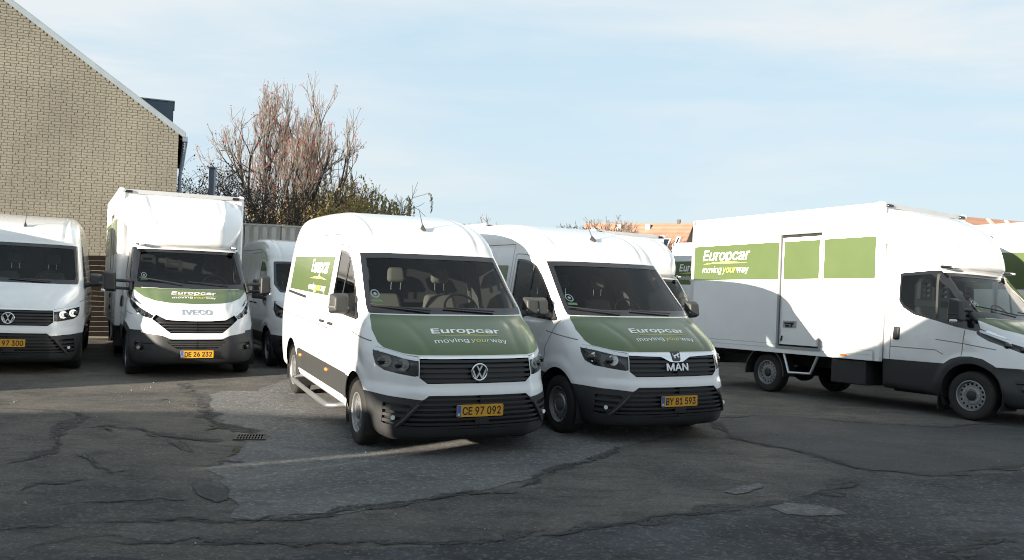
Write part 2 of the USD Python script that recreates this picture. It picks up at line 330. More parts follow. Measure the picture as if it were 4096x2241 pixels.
# ------------------------------------------------------------------ materials
def pbr(name, color, rough=.5, metal=0.0, coat=0.0, spec=0.5, bump=None, vary=None, coat_rough=.04):
    """principled; vary=(scale, amount): slow darkening by noise; bump=(scale, strength, distance)."""
    nodes = {'p': ('principled_bsdf', {'base_color': color, 'roughness': rough, 'metallic': metal, 'coat_weight': coat, 'coat_roughness': coat_rough, 'specular_ior_level': spec})}
    links = []
    if vary or bump: nodes['tc'] = ('texture_coordinate', {})
    if vary:
        nodes['n'] = ('noise_texture', {'scale': vary[0], 'detail': 6.0, 'roughness': .6})
        nodes['mr'] = ('map_range', {'from_min': .3, 'from_max': .7, 'to_min': 1 - vary[1], 'to_max': 1.0, 'clamp': True})
        nodes['m'] = ('mix', {'mix_type': 'multiply', 'fac': 1.0, 'color1': color})
        links += [('tc.object', 'n.vector'), ('n.fac', 'mr.value'), ('mr.result', 'm.color2'), ('m.color', 'p.base_color')]
    if bump:
        nodes['bn'] = ('noise_texture', {'scale': bump[0], 'detail': 4.0}); nodes['b'] = ('bump', {'strength': bump[1], 'distance': bump[2]})
        links += [('tc.object', 'bn.vector'), ('bn.fac', 'b.height'), ('b.normal', 'p.normal')]
    return mat(name, nodes, links, surface='p.BSDF')
def pane(name, tint, ior=1.5, rough=0.0, gloss=(1, 1, 1), base=0.0):
    return mat(name, {'t': ('transparent_bsdf', {'color': tint}), 'g': ('glossy_bsdf', {'roughness': rough, 'color': gloss}), 'f': ('fresnel', {'IOR': ior}),
                      'a': ('math', {'math_type': 'add', 'value2': base, 'use_clamp': True}), 'm': ('mix_closure', {})},
               [('f.fac', 'a.value1'), ('a.value', 'm.fac'), ('t.BSDF', 'm.closure1'), ('g.BSDF', 'm.closure2')], surface='m.closure')
WHITE = pbr('white_paint', (.70, .705, .71), .26, coat=.7, vary=(2.4, .09))
PANEL = pbr('white_box_panel', (.77, .775, .78), .32, coat=.25, vary=(1.4, .08))
GREEN = pbr('green_vinyl', (.086, .124, .047), .36, coat=.30, coat_rough=.12, vary=(2.0, .10))
BLACKP = pbr('black_plastic', (.022, .023, .025), .55, bump=(260, .15, .002), vary=(3, .3))
GREYP = pbr('grey_plastic', (.034, .036, .036), .55, vary=(3, .2))
GLOSSB = pbr('gloss_black', (.008, .008, .009), .12, coat=.4)
GRILLE = pbr('grille_black', (.006, .006, .007), .4)
CHROME = pbr('chrome', (.72, .74, .76), .13, metal=1.0)
SILVER = pbr('silver_paint', (.22, .225, .23), .38, metal=.6)
STEEL = pbr('wheel_steel', (.36, .37, .38), .42, metal=.6, vary=(12, .35))
ALU = pbr('aluminium_profile', (.62, .63, .64), .38, metal=.55, vary=(2, .12))
RUBBER = pbr('tyre_rubber', (.021, .020, .019), .8, bump=(90, .3, .004), vary=(6, .4))
SEAM = pbr('panel_gap', (.09, .09, .095), .7)
DARKIN = pbr('cab_interior', (.022, .022, .024), .7)
TRIMIN = pbr('cab_lining_grey', (.055, .055, .055), .8)
EMBL = pbr('emblem_silver', (.72, .75, .78), .25, metal=.35)
FABRIC = pbr('seat_fabric', (.10, .094, .085), .9, bump=(180, .3, .002))
AMBER = pbr('amber_lens', (.85, .22, .03), .25, coat=.5)
LAMPIN = pbr('lamp_reflector', (.52, .54, .56), .16, metal=1.0)
LAMPHOUSE = pbr('lamp_housing', (.05, .053, .058), .28, metal=.4)
LIGHTBAR = pbr('lamp_light_bar', (.66, .70, .73), .18, coat=.5)
GLASS = pane('windscreen_glass', (.76, .80, .79), 1.30)
SIDEGLASS = pane('side_glass', (.52, .57, .57), 1.42)
LAMPGLASS = pane('lamp_cover', (.90, .92, .93), 1.45)
PLATEY = pbr('plate_yellow', (.62, .31, .022), .4, vary=(9, .15)); PLATEB = pbr('plate_blue', (.03, .11, .38), .4); INK = pbr('black_ink', (.012, .012, .012), .5)
LWHITE = pbr('white_lettering', (.80, .80, .79), .4); LYELLOW = pbr('yellow_lettering', (.70, .60, .16), .4); LGREY = pbr('grey_lettering', (.30, .31, .32), .4)
REDREFL = pbr('red_trim', (.45, .03, .03), .3, coat=.4)
UNDER = pbr('underbody_dark', (.016, .016, .017), .8)
STICKERG = pbr('sticker_green', (.35, .55, .25), .5)

# ------------------------------------------------------------------ lettering and flat shapes laid on a surface
def words(text, cap, width=None, italic=0.0, bold=True, left=0.0):
    """lettering in its own plane (u along, v up), capitals cap tall; stretched to the given width; starts at u = left."""
    m = meshkit.text_mesh(text, cap, depth=.0015, bold=bold); v = np.array(m.vertices); f = np.array(m.faces)
    u0, u1 = v[:, 0].min(), v[:, 0].max()
    v[:, 0] = (v[:, 0] - u0) * (1 if width is None else width / (u1 - u0)); v[:, 0] += italic * v[:, 1] + left
    return Mesh(v, f)
def fine(m, size):
    v, f = trimesh.remesh.subdivide_to_size(m.v, m.f, size, max_iter=12); return Mesh(v, f)
def lay(m, F, place, d, lift=.002, size=.05):
    """(u, v, thickness) mesh laid onto the surface: place(u, v) gives the start of a ray along d."""
    m = fine(m, size); q, g = cast(F, place(m.v[:, 0], m.v[:, 1]), d); return Mesh(q + g * (lift + m.v[:, 2])[:, None], m.f)
def swoosh(L, h, d=.0015):
    """a long lens shape with a bent underside."""
    t = np.linspace(0, 1, 22); up = h * np.sin(np.pi * t) * .75; lo = h * np.sin(np.pi * t) * .15 - .0
    return extrude(Polygon(np.vstack([np.stack([t * L, up - h * .3], 1), np.stack([t * L, lo - h * .3], 1)[::-1]])), d, 'xy')
def ribbon(F, pts, side, w=.010, lift=.0015, start=1.6):
    """a narrow strip over the side surface along (x, z) points."""
    P = np.asarray(pts, float); n = [max(2, int(np.linalg.norm(b - a) / .05) + 1) for a, b in zip(P, P[1:])]
    Q = np.vstack([np.linspace(a, b, k, endpoint=False) for a, b, k in zip(P, P[1:], n)] + [P[-1:]])
    T = np.gradient(Q, axis=0); T /= np.linalg.norm(T, axis=1, keepdims=True); N = np.stack([-T[:, 1], T[:, 0]], 1)
    out = []
    for s in (-.5, .5):
        R = Q + N * w * s; q, g = cast(F, np.stack([R[:, 0], np.full(len(R), side * start), R[:, 1]], 1), (0, -side, 0)); out.append(q + g * lift)
    k = len(Q); i = np.arange(k - 1); f = np.vstack([np.stack([i, i + 1, k + i + 1], 1), np.stack([i, k + i + 1, k + i], 1)])
    return Mesh(np.vstack(out), f if side < 0 else f[:, ::-1])
def arc_pts(c, r, a0, a1, n=24):
    t = np.radians(np.linspace(a0, a1, n)); return np.stack([c[0] + r * np.cos(t), c[1] + r * np.sin(t)], 1)
def sym(P):
    """polygon given for y >= 0 from the middle line round to the middle line, mirrored to both sides."""
    P = np.asarray(P, float); return np.vstack([P, (P * [-1, 1])[::-1]])
def wheel(parent, at, side, R=.345, bolts=False, dark=False):
    """wheel whose outer face looks towards side (+1: +y)."""
    k = R / .345
    tyre = rev_y(np.array([(.205, .070), (.212, .098), (.235, .112), (.29, .115), (.322, .104), (.341, .080), (.345, .05), (.345, -.05), (.341, -.080), (.322, -.104), (.25, -.112), (.205, -.09)]) * k, 56, 30)
    groove = [rev_y(np.array([(.3455, y - .006), (.3462, y - .006), (.3462, y + .006), (.3455, y + .006)]) * k, 40, 30) for y in ()]
    rim = rev_y(np.array([(.210, .098), (.214, .104), (.205, .106), (.198, .098), (.194, .070), (.186, .058), (.182, .056)]) * k, 56, 40)
    rim2 = rev_y(np.array([(.130, .072), (.118, .088), (.098, .090), (.094, .080), (.072, .078), (.070, .060)]) * k, 48, 40)
    ring = Point(0, 0).buffer(.184, 48).difference(Point(0, 0).buffer(.128, 40))
    holes = [shapely.affinity.rotate(shapely.affinity.translate(sbox(-.011, -.009, .011, .009).buffer(.006), 0, .164), a, origin=(0, 0)) for a in np.arange(16) * 22.5]
    ring = shapely.affinity.scale(ring.difference(unary_union(holes)), k, k, origin=(0, 0))
    disc = extrude(ring, .012, 'xz', .056 * k)
    hub = rev_y(np.array([(.071, .066), (.068, .094), (.050, .104), (.0, .106)]) * k, 32, 40)
    back = rev_y(np.array([(.20, .01), (.02, .012), (0.0, .012)]) * k, 32, 40)
    nuts = [cyl((.083 * k * math.cos(a), .078 * k, .083 * k * math.sin(a)), (.083 * k * math.cos(a), .094 * k, .083 * k * math.sin(a)), .010, seg=8) for a in np.arange(6) * math.pi / 3] if bolts else []
    def put(m):
        if side < 0: m = m.rot([[-1, 0, 0], [0, -1, 0], [0, 0, 1]])
        return m.move(at)
    t = obj('wheel', put(tyre), RUBBER, parent)
    obj('rim', join(put(rim), put(rim2), put(disc), *[put(n) for n in nuts]), STEEL, t)
    obj('hub_cap', put(hub), BLACKP if bolts or dark else SILVER, t)
    obj('brake_disc', put(back), UNDER, t)
def plate(parent, text, x, z, tilt=0.0):
    def put(m):
        c, s = math.cos(tilt), math.sin(tilt); return m.rot([[c, 0, -s], [0, 1, 0], [s, 0, c]]).move((x, 0, z))
    r = sbox(-.252, -.06, .252, .06).buffer(-.012).buffer(.012)
    base = extrude(r, .008, 'yz', 0.0)
    p = obj('number_plate', put(base), PLATEY, parent, label=f'yellow number plate reading {text}')
    obj('blue_band', put(extrude(sbox(-.249, -.056, -.208, .056), .0015, 'yz', .008)), PLATEB, p)
    w = words(text, .075, .415, bold=True)
    obj('lettering', put(Mesh(np.stack([w.v[:, 2] + .0085, w.v[:, 0] - .190, w.v[:, 1] - .0375], 1), w.f)), INK, p)
    obj('country_letters', put(Mesh((lambda q: np.stack([q.v[:, 2] + .0100, q.v[:, 0] - .241, q.v[:, 1] - .045], 1))(words('DK', .022, .024)), words('DK', .022, .024).f)), LWHITE, p)
def seat(parent, x, y, w, z0=.72, top=1.62, head=True, slots=False, m=FABRIC):
    """seat: cushion with a backrest and a head restraint."""
    s = obj('seat', join(hull([(x + .02, y - w / 2 + .06, z0), (x + .02, y + w / 2 - .06, z0), (x + .48, y - w / 2 + .07, z0 + .04), (x + .48, y + w / 2 - .07, z0 + .04)], .07)), m, parent)
    obj('backrest', hull([(x, y - w / 2 + .08, z0 + .1), (x, y + w / 2 - .08, z0 + .1), (x - .12, y - w / 2 + .12, top - .08), (x - .12, y + w / 2 - .12, top - .08), (x - .03, y - w / 2 + .06, z0 + .45), (x - .03, y + w / 2 - .06, z0 + .45)], .065), m, s)
    return s
def headrest(s, x, y, z, w=.24, h=.17, posts=True, m=FABRIC):
    obj('head_restraint', hull([(x, y - w / 2 + .05, z - h / 2 + .04), (x, y + w / 2 - .05, z - h / 2 + .04), (x - .02, y - w / 2 + .06, z + h / 2 - .04), (x - .02, y + w / 2 - .06, z + h / 2 - .04)], .05), m, s)
    if posts: obj('head_restraint_post', join(cyl((x, y - .06, z - h / 2 - .10), (x, y - .06, z), .009), cyl((x, y + .06, z - h / 2 - .10), (x, y + .06, z), .009)), CHROME, s)
def steering(parent, x, y, z, tilt=.6):
    t = np.linspace(0, 2 * np.pi, 33); c, s = math.cos(tilt), math.sin(tilt)
    P = np.stack([x - .21 * np.sin(t) * s * 0 - .21 * np.cos(t) * s, y + .21 * np.sin(t), z + .21 * np.cos(t) * c], 1)
    a = obj('steering_wheel', join(tube(P, .014, 8), tube([P[8], (x, y, z), P[24]], .016, 8), tube([(x, y, z), P[16]], .016, 8)), DARKIN, parent)
    obj('steering_hub', hull([(x + .02, y - .05, z - .04), (x + .02, y + .05, z - .04), (x, y, z + .03)], .03), DARKIN, a)
def wiper(parent, F, pts, d=(-1, 0, 0)):
    """wiper blade resting on the glass along (y, z) points."""
    Q = np.asarray(pts, float); Q = np.vstack([np.linspace(a, b, 7, endpoint=False) for a, b in zip(Q, Q[1:])] + [Q[-1:]])
    q, g = cast(F, np.stack([np.full(len(Q), 1.6), Q[:, 0], Q[:, 1]], 1), d)
    obj('wiper', tube(q + g * .02, .009, 6), BLACKP, parent)
# ------------------------------------------------------------------ the large panel van as a model: parts shared by the vans of this make
VAN_WS = sym([(0, 2.062), (.60, 2.060), (.835, 2.052), (.905, 1.47), (.895, 1.405), (.5, 1.405), (0, 1.408)])
VAN_WS_IN = sym([(0, 2.005), (.60, 2.003), (.785, 1.995), (.852, 1.52), (.845, 1.475), (.5, 1.475), (0, 1.478)])
VAN_BONNET = sym([(0, 1.394), (.885, 1.394), (.922, 1.25), (.905, 1.13), (.872, 1.088), (.73, 1.050), (.605, 1.040), (0, 1.040)])
VAN_HEAD = np.array([(.607, 1.026), (.725, 1.039), (.871, 1.080), (.945, 1.094), (.952, 1.00), (.938, .915), (.885, .868), (.784, .849), (.617, .826)])
VAN_GRILLE = sym([(0, 1.026), (.598, 1.024), (.610, .822), (.538, .765), (0, .765)])
VAN_LOWER = np.array([(0, .652), (.530, .652), (.583, .608), (.74, .622), (.86, .626), (.95, .634), (1.2, .640)])
VAN_LOWGR = sym([(0, .646), (.528, .646), (.585, .595), (.640, .545), (.780, .365), (.76, .335), (.3, .315), (0, .315)])
VAN_INLET = np.array([(.668, .555), (.905, .558), (.915, .352), (.83, .345)])
VAN_WIN = np.array([(-1.37, 2.085), (-1.15, 2.075), (-.96, 2.045), (-.79, 1.985), (-.62, 1.875), (-.40, 1.68), (-.19, 1.485), (-.075, 1.345), (-.12, 1.325), (-.6, 1.335), (-1.25, 1.365), (-1.35, 1.41)])
VAN_SIL = [(-3.6, .37, .445), (.03, .36, .425)]
def bands(m, zs, h):
    out = []
    for z in zs:
        a, _ = clip(m, np.abs(m.v[:, 2] - z) * 0 + (z - h / 2 - m.v[:, 2])); a, _ = clip(a, a.v[:, 2] - (z + h / 2)); out.append(a)
    return out
def bar(m, d):
    """a region of the surface made into a bar of depth d."""
    return join(Mesh(m.v, m.f, None), skirt(m, d))
def lamp(parent, reg, F, sgn, eyes, cover=LAMPGLASS, bar_top=True, depth=.06):
    """headlight of one side: housing > cover, reflectors, light bar."""
    h = obj('headlight', tray(reg, depth), LAMPHOUSE, parent)
    for (y, z, r) in eyes:
        q, g = cast(F, np.array([[1.6, sgn * y, z]]), (-1, 0, 0)); c = q[0] - np.array([.050, 0, 0]); n = np.array([.93, .32 * sgn, .05])
        n /= np.linalg.norm(n)
        obj('lamp_bowl', hull([c - n * .02 + np.array([0, .045 * sgn, .0]), c - n * .02 - np.array([0, .045 * sgn, 0])], .044), GLOSSB, h)
        obj('reflector', join(cyl(c - n * .015, c + n * .016, r * .72, r, 24), cyl(c, c + n * .026, r * .45, r * .38, 20)), LAMPIN, h)
    if bar_top is not None:
        P = np.asarray(bar_top, float); d = np.full(len(reg.v), 9.0)
        for a, b in zip(P, P[1:]):
            e = b - a; Y = sgn * reg.v[:, 1]; t = np.clip(((Y - a[0]) * e[0] + (reg.v[:, 2] - a[1]) * e[1]) / (e @ e), 0, 1)
            d = np.minimum(d, np.hypot(Y - a[0] - t * e[0], reg.v[:, 2] - a[1] - t * e[1]))
        lb, _ = clip(reg, d - .019)
        if len(lb.f): obj('light_bar', bar(lb.off(.0015), .02), LIGHTBAR, h)
    obj('lamp_cover', reg.off(-.001), cover, h)
def side_split(m, P, cond):
    """cut the (x, z) polygon P out of the flanks."""
    g = np.maximum(txz(m, P), cond(m)); return clip(m, g)
def arch_cut(m, arches):
    for (x, z, r) in arches:
        _, m = clip(m, np.maximum(np.hypot(m.v[:, 0] - x, m.v[:, 2] - z) - r, .62 - np.abs(m.v[:, 1])))
    return m
def arch_liner(parent, x, z, r, s, y0=.58, y1=1.0):
    t = np.radians(np.linspace(-25, 205, 30)); C = np.stack([x + r * np.cos(t), z + r * np.sin(t)], 1)
    V = np.vstack([np.stack([C[:, 0], np.full(30, s * y, float), C[:, 1]], 1) for y in (y0, y1)]); i = np.arange(29)
    f = np.vstack([np.stack([i, i + 1, 31 + i], 1), np.stack([i, 31 + i, 30 + i], 1)]); k = len(V)
    V = np.vstack([V, [[x, s * y0, z]]]); f = np.vstack([f, np.stack([i, i + 1, np.full(29, k)], 1)])
    obj('wheel_arch_liner', Mesh(V, f), UNDER, parent)
def build_van(root, F, half_mesh, spec):
    """all parts of one van model below root. Returns what later parts need."""
    whole = join(half_mesh, half_mesh.mirror())
    rear, front = clip(whole, spec['split'] - whole.v[:, 0]); rear, front = front, rear      # front: x > split
    # front part, from the glass down
    ws, front = clip(front, np.maximum(tyz(front, spec['ws']), .05 - front.n[:, 0]))
    pane_, frit = clip(ws, tyz(ws, spec['ws_in']))
    obj('windscreen', pane_.off(-.004), GLASS, root)
    obj('windscreen_surround', bar(frit, .03), GLOSSB, root)
    bonnet, front = clip(front, np.maximum(tyz(front, spec['bonnet']), .03 - front.n[:, 0]))
    obj('bonnet', bonnet, WHITE, root)
    for s in (-1, 1):
        reg, front = clip(front, np.maximum(sd_poly(spec['head'], s * front.v[:, 1], front.v[:, 2]), .0 - front.v[:, 0]))
        lamp(root, reg, F, s, spec['eyes'], bar_top=spec.get('bar'))
    gr, front = clip(front, np.maximum(tyz(front, spec['grille']), .3 - front.v[:, 0]))
    if len(gr.f):
        g0 = obj('grille', tray(gr, .05), GRILLE, root)
        for b in bands(gr, spec['slats'], spec.get('slat_h', .026)): obj('slat', bar(b.off(-.008), .025), BLACKP, g0)
    white, dark = clip(front, np.interp(np.abs(front.v[:, 1]), spec['lower'][:, 0], spec['lower'][:, 1]) - front.v[:, 2])
    dark2, more = clip(dark, spec.get('bumper_end', .30) - dark.v[:, 0]); white = join(white, more)
    lg, dark2 = clip(dark2, np.maximum(tyz(dark2, spec['lowgr']), .3 - dark2.v[:, 0]))
    inl = []
    for s in (-1, 1):
        a, dark2 = clip(dark2, np.maximum(sd_poly(spec['inlet'], s * dark2.v[:, 1], dark2.v[:, 2]), .1 - dark2.v[:, 0])); inl.append(a)
    dark2, low = clip(dark2, -(dark2.n[:, 2] + .8))
    bmp = obj('bumper', join(arch_cut(dark2, spec['arches'])), BLACKP, root)
    if len(lg.f):
        g1 = obj('lower_grille', tray(lg, .05), GRILLE, root)
        for b in bands(lg, spec['low_slats'], .022): obj('slat', bar(b.off(-.006), .03), BLACKP, g1)
        if spec.get('tow'): obj('towing_eye_cover', bar(clip(clip(lg, np.abs(lg.v[:, 1] - .03) - .075)[0], np.abs(clip(lg, np.abs(lg.v[:, 1] - .03) - .075)[0].v[:, 2] - .395) - .04)[0].off(-.002), .03), BLACKP, g1)
    for s, a in zip((-1, 1), inl):
        if len(a.f):
            i0 = obj('air_inlet', tray(a, .035), GRILLE, root)
            for b in bands(a, spec['inlet_slats'], .030): obj('slat', bar(b.off(-.004), .03), BLACKP, i0)
    # flanks
    body = join(white, rear)
    flank = lambda m: np.abs(m.n[:, 1]) * -1 + .35
    glass_, body = side_split(body, spec['win'], flank)
    inner, ring = clip(glass_, txz(glass_, spec['win']) + spec.get('win_rim', .022))
    if spec.get('glass_poly') is not None: inner, ring = clip(glass_, txz(glass_, spec['glass_poly']))
    for s in (-1, 1):
        w, _ = clip(inner, -s * inner.v[:, 1]); r, _ = clip(ring, -s * ring.v[:, 1])
        o = obj('side_window', w.off(-.004), SIDEGLASS, root); obj('window_frame', bar(r.off(.001), .02), spec.get('frame_mat', GLOSSB), o)
        x0, z0, x1, z1 = spec['divider']; dv = ribbon(F, [(x0, z0), (x1, z1)], s, .035, .003); obj('window_divider', dv, GREYP, o)
    trim, body = side_split(body, spec['strip'], lambda m: np.abs(m.n[:, 1]) * -1 + .5)
    trim = arch_cut(trim, spec['arches'])
    for s in (-1, 1):
        t, _ = clip(trim, -s * trim.v[:, 1]); obj('side_moulding', bar(t.off(.006), .01), spec.get('strip_mat', GREYP), root)
    floor, body = clip(body, body.n[:, 2] + .8)
    body = arch_cut(body, spec['arches'])
    obj('body', body, WHITE, root)
    obj('underbody', join(floor.off(.002), low.off(.002), spec['under']), UNDER, root)
    # cab lining and bulkhead
    cabm, _ = clip(body, spec['bulk'] - body.v[:, 0]); cabm, _ = clip(cabm, spec.get('lining_z', .95) - cabm.v[:, 2]); cabm, _ = clip(cabm, cabm.v[:, 0] - .1)
    obj('cab_lining', cabm.off(-.03).flip(), TRIMIN, root)
    zz = np.linspace(.5, spec['bulk_top'], 16); hw = np.array([float(np.interp(0, [0, 1], [0, 1])) + spec['width'](z, spec['bulk']) - .04 for z in zz])
    obj('bulkhead', extrude(Polygon(np.vstack([np.stack([hw, zz], 1), np.stack([-hw, zz], 1)[::-1]])), .02, 'yz', spec['bulk']), spec.get('bulk_mat', DARKIN), root)
    dsh = spec['dash']
    obj('dashboard', hull([(dsh[0], -.72, dsh[1]), (dsh[0], .72, dsh[1]), (dsh[0] - .42, -.76, dsh[1] + .02), (dsh[0] - .42, .76, dsh[1] + .02), (dsh[0] - .50, -.76, dsh[1] - .35), (dsh[0] - .50, .76, dsh[1] - .35)], .04), DARKIN, root)
    for s in (-1, 1):
        for (x, z, r) in spec['arches']: arch_liner(root, x, z, r + .012, s)
    for pts in spec['seams']:
        for s in (-1, 1): obj('door_seam', ribbon(F, pts, s), SEAM, root)
    return dict(bonnet=bonnet, grille=gr, body=body, dark=dark2, lower=lg)
def van_width(z, x): return float(_van_b(z))
STRIP = np.array([(-3.20, .435), (-3.20, .715), (-.2, .700), (-.2, .435)])
def van_mirror(parent, s):
    y = lambda a: s * a
    m = obj('door_mirror', hull([(-.25, y(1.085), 1.40), (-.25, y(1.235), 1.41), (-.25, y(1.085), 1.57), (-.25, y(1.225), 1.565), (-.17, y(1.10), 1.42), (-.17, y(1.20), 1.43), (-.18, y(1.10), 1.545), (-.18, y(1.195), 1.54)], .030), GREYP, parent)
    obj('mirror_glass', rbox((-.284, y(1.16), 1.485), (.006, .13, .17), .002, 6), CHROME, m)
    obj('mirror_band', hull([(-.16, y(1.075), 1.445), (-.155, y(1.22), 1.450), (-.25, y(1.265), 1.45)], .012), SILVER, m)
    obj('mirror_arm', hull([(-.20, y(.95), 1.37), (-.20, y(1.10), 1.42), (-.27, y(.95), 1.37)], [.035, .04, .03]), BLACKP, m)
    t = extrude(Polygon([(-.32, 1.335), (-.075, 1.335), (-.20, 1.485), (-.30, 1.50)]), .012, 'xz', 0)
    q, g = cast(van_field, np.stack([t.v[:, 0], np.full(len(t.v), s * 1.5), t.v[:, 2]], 1), (0, -s, 0)); obj('mirror_base', Mesh(q + g * (.002 + t.v[:, 1])[:, None], t.f if s < 0 else t.f[:, ::-1]), BLACKP, m)
def antenna(parent, F, x):
    q, g = cast(F, np.array([[x, 0, 3.2]]), (0, 0, -1)); p = q[0]
    a = obj('aerial', hull([p + (.06, 0, 0), p + (-.05, -.018, .0), p + (-.05, .018, .0), p + (-.03, 0, .055)], .012), BLACKP, parent)
    obj('aerial_rod', tube([p + (-.03, 0, .05), p + (-.20, 0, .27)], [.006, .003], 6), BLACKP, a)
VANM = UsdGeom.Xform(stage.CreateClassPrim('/World/panel_van_model'))
VAN_HALF = van_surface()
_seams_van = [[(-1.42, .36), (-1.42, 2.14)] + [(-1.37, 2.15), (-1.12, 2.14), (-.93, 2.10), (-.75, 2.03)], [(-.33, .74), (-.30, 1.0), (-.14, 1.20), (-.02, 1.34)], [(-2.62, .36), (-2.62, 2.28), (-1.50, 2.28), (-1.50, .36)], [(-.30, 1.195), (.35, 1.135)], [(-4.6, 1.16), (-1.42, 1.13)]]
VANP = build_van(VANM, van_field, VAN_HALF, dict(split=-1.0, ws=VAN_WS, ws_in=VAN_WS_IN, bonnet=VAN_BONNET, head=VAN_HEAD, eyes=[(.86, .955, .060), (.73, .935, .060)],
    bar=[(.615, 1.000), (.73, 1.018), (.86, 1.055), (.935, 1.07)], grille=VAN_GRILLE, slats=[.985, .935, .885, .835, .79], lower=VAN_LOWER, lowgr=VAN_LOWGR, low_slats=[.615, .565, .515, .465, .415, .365, .330], tow=True,
    inlet=VAN_INLET, inlet_slats=[.505, .445, .385], win=VAN_WIN, win_rim=.028, divider=(-.86, 2.0, -.90, 1.36), strip=STRIP, arches=VAN_SIL, under=bx(-4.4, .6, -.72, .72, .27, .36), bulk=-1.72, bulk_top=2.25, width=van_width, dash=(.05, 1.36), seams=_seams_van))
for s in (-1, 1):
    van_mirror(VANM, s)
    wheel(VANM, (.02, s * .885, .345), s); wheel(VANM, (-3.6, s * .885, .345), s)
    obj('bumper_bar', tube(cast(van_field, np.array([[1.6, s * y, z] for y, z in ((.625, .560), (.68, .49), (.74, .41), (.80, .335))]), (-1, 0, 0), lift=.006)[0], .017, 8), GREYP, VANM)
    obj('fog_lamp', cyl(*(lambda c: (c, c + np.array([.02, .008 * s, 0])))(cast(van_field, np.array([[1.6, s * .83, .42]]), (-1, 0, 0))[0][0] - np.array([.008, 0, 0])), .022), LIGHTBAR, VANM)
    for x in (-1.69, -1.22): obj('door_handle', hull([cast(van_field, np.array([[x + d, s * 1.6, 1.195]]), (0, -s, 0), lift=.018)[0][0] for d in (-.07, .07)], .017), BLACKP, VANM)
    for x in (-2.98, -1.36): obj('side_marker', hull([cast(van_field, np.array([[x + d, s * 1.6, .63]]), (0, -s, 0), lift=.010)[0][0] for d in (-.03, .03)], .022), AMBER, VANM)
obj('sliding_door_rail', ribbon(van_field, [(-4.26, 1.475), (-2.9, 1.44)], -1, .035, .003), BLACKP, VANM)
antenna(VANM, van_field, -.90)
wiper(VANM, van_field, [(-.86, 1.485), (-.26, 1.43)]); wiper(VANM, van_field, [(-.10, 1.465), (.50, 1.43)])
for y, w in ((-.50, .9), (.42, .52)):
    s_ = seat(VANM, -1.30, y, w, .75, 1.58)
    for dy in ((-.22, .22) if w > .6 else (0,)): headrest(s_, -1.42, y + dy + (.12 if w > .6 else 0), 1.80)
steering(VANM, -.62, .42, 1.42)
obj('rear_view_mirror', rbox((-.62, 0, 1.98), (.03, .22, .07), .012), DARKIN, VANM)
obj('ceiling_console', hull([(-.75, -.14, 1.99), (-.75, .14, 1.99), (-1.1, -.14, 2.12), (-1.1, .14, 2.12)], .03), DARKIN, VANM)

def wrap(parent, bonnet, F, rows, italic=.12):
    """green film over the bonnet with the hire firm's words."""
    w = obj('bonnet_wrap', bonnet.off(.0015), GREEN, parent)
    up = lambda x0, k: (lambda u, v: np.stack([x0 - v * k, u, np.full(len(u), 2.2)], 1))
    (xa, ha, wa), (xs, hs), (xb, hb, wb), k = rows
    obj('lettering', lay(words('Europcar', ha, wa, italic, left=-wa / 2), F, up(xa, k), (0, 0, -1), .003), LWHITE, w, label='white bold word Europcar')
    sw = swoosh(wa * 1.0, hs); sw.v[:, 0] -= wa / 2 - .02
    obj('swoosh', lay(sw, F, up(xs, k), (0, 0, -1), .003), LYELLOW, w)
    p = [('moving', .46, LWHITE, 0), ('your', .26, LYELLOW, .25), ('way', .23, LWHITE, 0)]; u = -wb / 2
    for t, f, m_, it in p:
        obj('lettering', lay(words(t, hb, f * wb, it, bold=False, left=u), F, up(xb, k), (0, 0, -1), .003), m_, w, label=f'word {t} of the slogan'); u += f * wb + .025 * wb
def side_banner(parent, body, F, x0, x1, z0, z1, tx, tw, th, zt):
    P = np.array([(x0, z0), (x1, z0), (x1, z1), (x0, z1)]); a, _ = clip(body, np.maximum(txz(body, P), body.v[:, 1]))
    b = obj('side_banner', a.off(.002), GREEN, parent)
    at = lambda u, v: np.stack([tx + u, np.full(len(u), -1.6), zt + v], 1)
    obj('lettering', lay(words('Europcar', th, tw, .15), F, at, (0, 1, 0), .0035), LWHITE, b)
    sw = swoosh(tw, .05); sw.v[:, 1] -= .075; obj('swoosh', lay(sw, F, at, (0, 1, 0), .0035), LYELLOW, b)
    u = 0
    for t, f, m_ in (('moving', .44, LWHITE), ('your', .27, LYELLOW), ('way', .24, LWHITE)):
        w_ = words(t, th * .52, f * tw, .1, False, u); w_.v[:, 1] -= .075 + th * .95; obj('lettering', lay(w_, F, at, (0, 1, 0), .0035), m_, b); u += (f + .025) * tw
def disc_on(F, y, z, r0, r1, lift, m=None):
    ring = Point(0, 0).buffer(r1, 24) if r0 == 0 else Point(0, 0).buffer(r1, 24).difference(Point(0, 0).buffer(r0, 20))
    e = extrude(ring, .001, 'xy'); return lay(e, F, lambda u, v: np.stack([np.full(len(u), 1.6), y + u, z + v], 1), (-1, 0, 0), lift, .08)
def sticker(parent, F, y, z):
    s = obj('windscreen_sticker', join(disc_on(F, y, z, .033, .044, -.008), disc_on(F, y, z, 0, .016, -.008)), LWHITE, parent, label='round white parking badge inside the windscreen')
    obj('green_field', lay(extrude(sbox(-.05, -.085, .055, -.058), .001, 'xy'), F, lambda u, v: np.stack([np.full(len(u), 1.6), y + u, z + v], 1), (-1, 0, 0), -.008), STICKERG, s)
